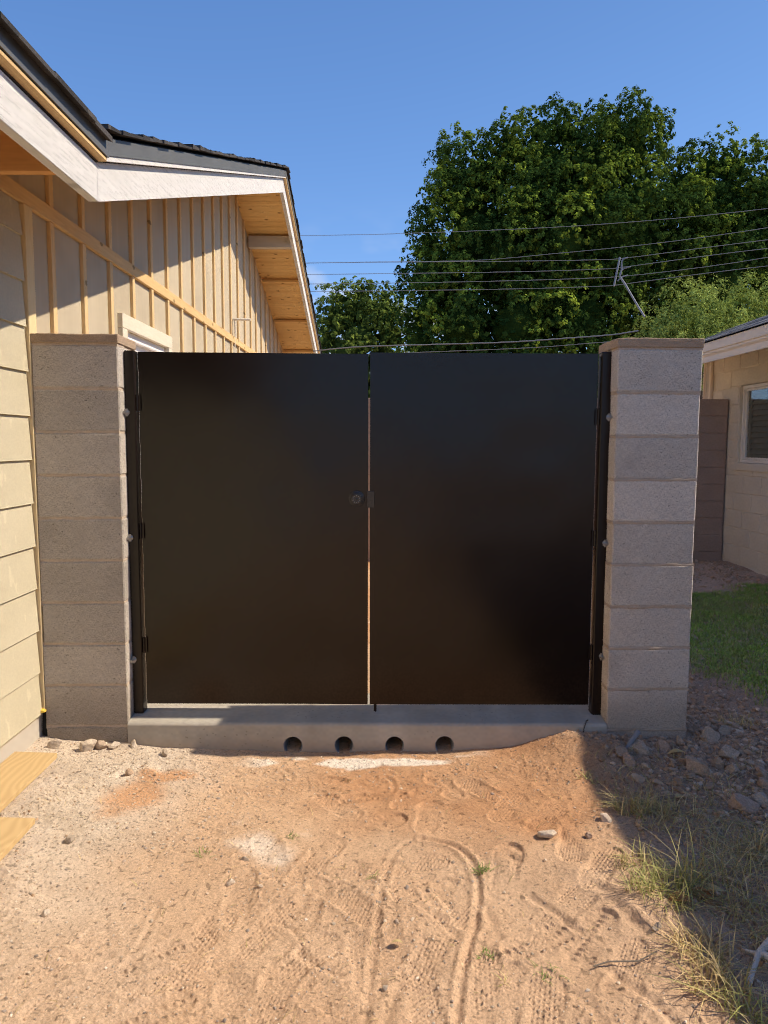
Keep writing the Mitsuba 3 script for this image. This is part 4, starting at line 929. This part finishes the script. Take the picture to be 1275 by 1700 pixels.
LIVE = [(.17, .25, .05), (.13, .21, .04), (.24, .29, .08)]
# (px, py, radius m, blades, height, colours, label)
TUFTS = [(1054, 1345, .085, 330, .13, MIX, 'olive green dry grass tuft in the shade below the right pillar'), (1100, 1350, .09, 260, .11, DRY, 'straw coloured grass tuft right of the olive green one in the shade'),
         (1137, 1480, .045, 90, .25, GREEN, 'tallest upright green grass tuft at the right'), (1100, 1490, .12, 520, .12, GREEN, 'wide green grass clump at the shadow edge on the right'),
         (1060, 1440, .08, 180, .10, MIX, 'thin grass tuft at the left end of the green clump'), (1215, 1480, .16, 330, .17, DRY + MIX, 'dusky grass clump in the shade at the right edge'), (1255, 1420, .09, 260, .16, DRY, 'dry brown grass tuft at the right edge below the big rock'),
         (1165, 1580, .085, 340, .12, DRY, 'golden dry grass tuft in the sun at the lower right'), (1190, 1640, .08, 320, .12, DRY, 'lower golden grass tuft beside the pale root'), (1250, 1690, .07, 200, .14, GREEN, 'green grass tuft in the bottom right corner'),
         (968, 1290, .022, 40, .07, GREEN, 'small sunlit grass sprig on the shadow edge under the curb end'), (985, 1296, .02, 30, .06, MIX, 'small shaded grass sprig beside the sunlit one'),
         (799, 1447, .028, 90, .035, LIVE, 'green sprout in the curved wheel track'), (806, 1585, .03, 60, .028, LIVE, 'green sprout among the lower shoe prints'), (912, 1616, .04, 60, .03, LIVE, 'wider green sprout patch right of the wheel track at the bottom'),
         (484, 1391, .025, 50, .025, LIVE, 'green sprout at the right of the white dust patch'), (340, 1418, .035, 60, .025, LIVE, 'green sprout left of the white dust patch'), (836, 1630, .025, 30, .03, MIX, 'thin pale sprout left of the wider sprout patch'),
         (620, 1456, .02, 25, .02, LIVE, 'tiny green sprout near the middle shoe prints'), (1226, 1205, .10, 240, .09, DRY, 'dry grass fringe between the rubble and the lawn')]
tg = np.random.default_rng(66)
for px, py, r, n, h, cols, l in TUFTS:
    n = int(n * .5); c0 = ground_at(px, py); th = tg.uniform(0, 2 * np.pi, n); rr_ = r * tg.random(n) ** .6
    xs, ys = c0[0] + rr_ * np.cos(th), c0[1] + rr_ * np.sin(th) * .8
    hh = h * (.78 if h > .05 else 1) * tg.uniform(.3, 1.15, n)
    v, f, c = blades(tg, xs, ys, gh(xs, ys) - .005, hh, tg.uniform(.0018, .0052, n) if h > .05 else np.full(n, .003), tg.uniform(.15, 1.9, n), cols, 4, th + tg.normal(0, 1.6, n))
    single('grass_tuft', (v, f), 'blade', l, 'grass', color=c)
# thin dry litter between the tufts
n = 9000
xs = tg.uniform(.85, 2.1, n); ys = tg.uniform(1.35, 3.3, n); sh = meshkit.fbm(np.stack([xs * 4, ys * 4, 0 * xs], -1), 3, 12)
edge = 1.02 - .12 * (ys - 2.2)
keep = (xs > edge + .25 * (sh - .5)) & (sh > .40) & (tg.random(n) < np.clip((3.15 - ys) * 1.4, .15, 1)); xs, ys = xs[keep], ys[keep]
v, f, c = blades(tg, xs, ys, gh(xs, ys) - .003, tg.uniform(.02, .09, len(xs)), tg.uniform(.0018, .004, len(xs)), tg.uniform(.8, 3.0, len(xs)), DRY + MIX, 3)
lx = tg.uniform(-1.5, 1.1, 260); ly = tg.uniform(1.5, 3.4, 260)
v2, f2, c2 = blades(tg, lx, ly, gh(lx, ly) + .002, tg.uniform(.010, .022, 260), np.full(260, .0022), tg.uniform(1.6, 3.2, 260), DRY, 3)
v, f, c = np.vstack([v, v2]), np.vstack([f, f2 + len(v)]), np.vstack([c, c2])
scene['dry_grass'] = mikit.ply((v, f), 'blade', color=c); labels['dry_grass'] = {'label': 'thin dry grass and straw over the shaded soil at the lower right', 'kind': 'stuff'}
# dead leaves
def leaf_mesh(rng, L):
    a = np.linspace(0, 1, 7); w = .32 * L * np.sin(np.pi * a ** .8) + .0005; z = .10 * L * np.sin(a * 3) ; cu = rng.uniform(.1, .25) * L
    v = np.vstack([np.stack([a * L, w, z + cu * (w / L) * 2], 1), np.stack([a * L, 0 * w, z], 1), np.stack([a * L, -w, z + cu * (w / L) * 2], 1)])
    f = []
    for r_ in (0, 7):
        for i in range(6): f += [(r_ + i, r_ + 7 + i, r_ + 8 + i), (r_ + i, r_ + 8 + i, r_ + 1 + i)]
    m = trimesh.Trimesh(v, f, process=False); m.apply_transform(trimesh.transformations.euler_matrix(rng.uniform(-.4, .4), rng.uniform(-.3, .2), rng.uniform(0, 6.28))); return m
for px, py, L, m_, l in [(1108, 1256, .075, 'dry_leaf', 'yellowish dead leaf on the rubble below the right pillar'), (1163, 1490, .07, 'dry_leaf', 'pale dead leaf on edge right of the tall green tuft'), (1150, 1508, .08, 'rust_leaf', 'orange dead leaf under the green grass clump'), (1183, 1508, .08, 'rust_leaf', 'reddish dead leaf right of the orange one'), (1120, 1328, .05, 'dry_leaf', 'pale flat flake in the shaded straw grass'), (669, 1572, .035, 'dry_leaf', 'tiny pale leaf sliver on the dirt by the wheel track')]:
    q = ground_at(px, py); single('dead_leaf', moved(leaf_mesh(tg, L), q[0], q[1], float(gh(q[0], q[1])) + .012), m_, l, 'leaf', smooth=True)
# pale root
q = lambda px, py, dz: (lambda g: g + [0, 0, dz])(ground_at(px, py))
ro = thing('dry_root', 'pale dried forked root lying at the lower right edge', 'root')
part(ro, 'stem', tube([q(1300, 1570, .06), q(1275, 1590, .045), q(1258, 1600, .03), q(1250, 1622, .02), q(1243, 1640, .012)], [.012, .011, .009, .0065, .008], 10), 'dead_wood', smooth=50)
part(ro, 'branch', tube([q(1285, 1612, .03), q(1268, 1604, .035), q(1252, 1596, .025), q(1236, 1588, .02)], [.011, .010, .006, .003], 10), 'dead_wood', smooth=50)
for k, l in ((0, 'thin brown twig lying across the shaded dirt edge'), ):
    single('twig', tube([q(985, 1610, .01), q(1010, 1604, .014), q(1060, 1600, .008), q(1090, 1588, .016)], .0022, 6), 'bark', l, 'twig', smooth=50)

# repeats carry one group
GROUPS = {'rock': 'rocks lying on the dirt and rubble', 'grass_tuft': 'grass tufts and sprouts on the dirt', 'dead_leaf': 'dead leaves on the ground', 'overhead_wire': 'overhead wires crossing in front of the trees',
          'block_pillar': 'block pillars beside the gate', 'gate_leaf': 'leaves of the steel gate', 'gate_post': 'steel posts of the gate', 'plank': 'planks on the ground at the left', 'ficus_tree': 'ficus trees behind the gate'}
for k in labels:
    for g in GROUPS:
        if (k == g or (k.startswith(g + '_') and k[len(g) + 1:].isdigit())) and 'category' in labels[k]: labels[k]['group'] = GROUPS[g]
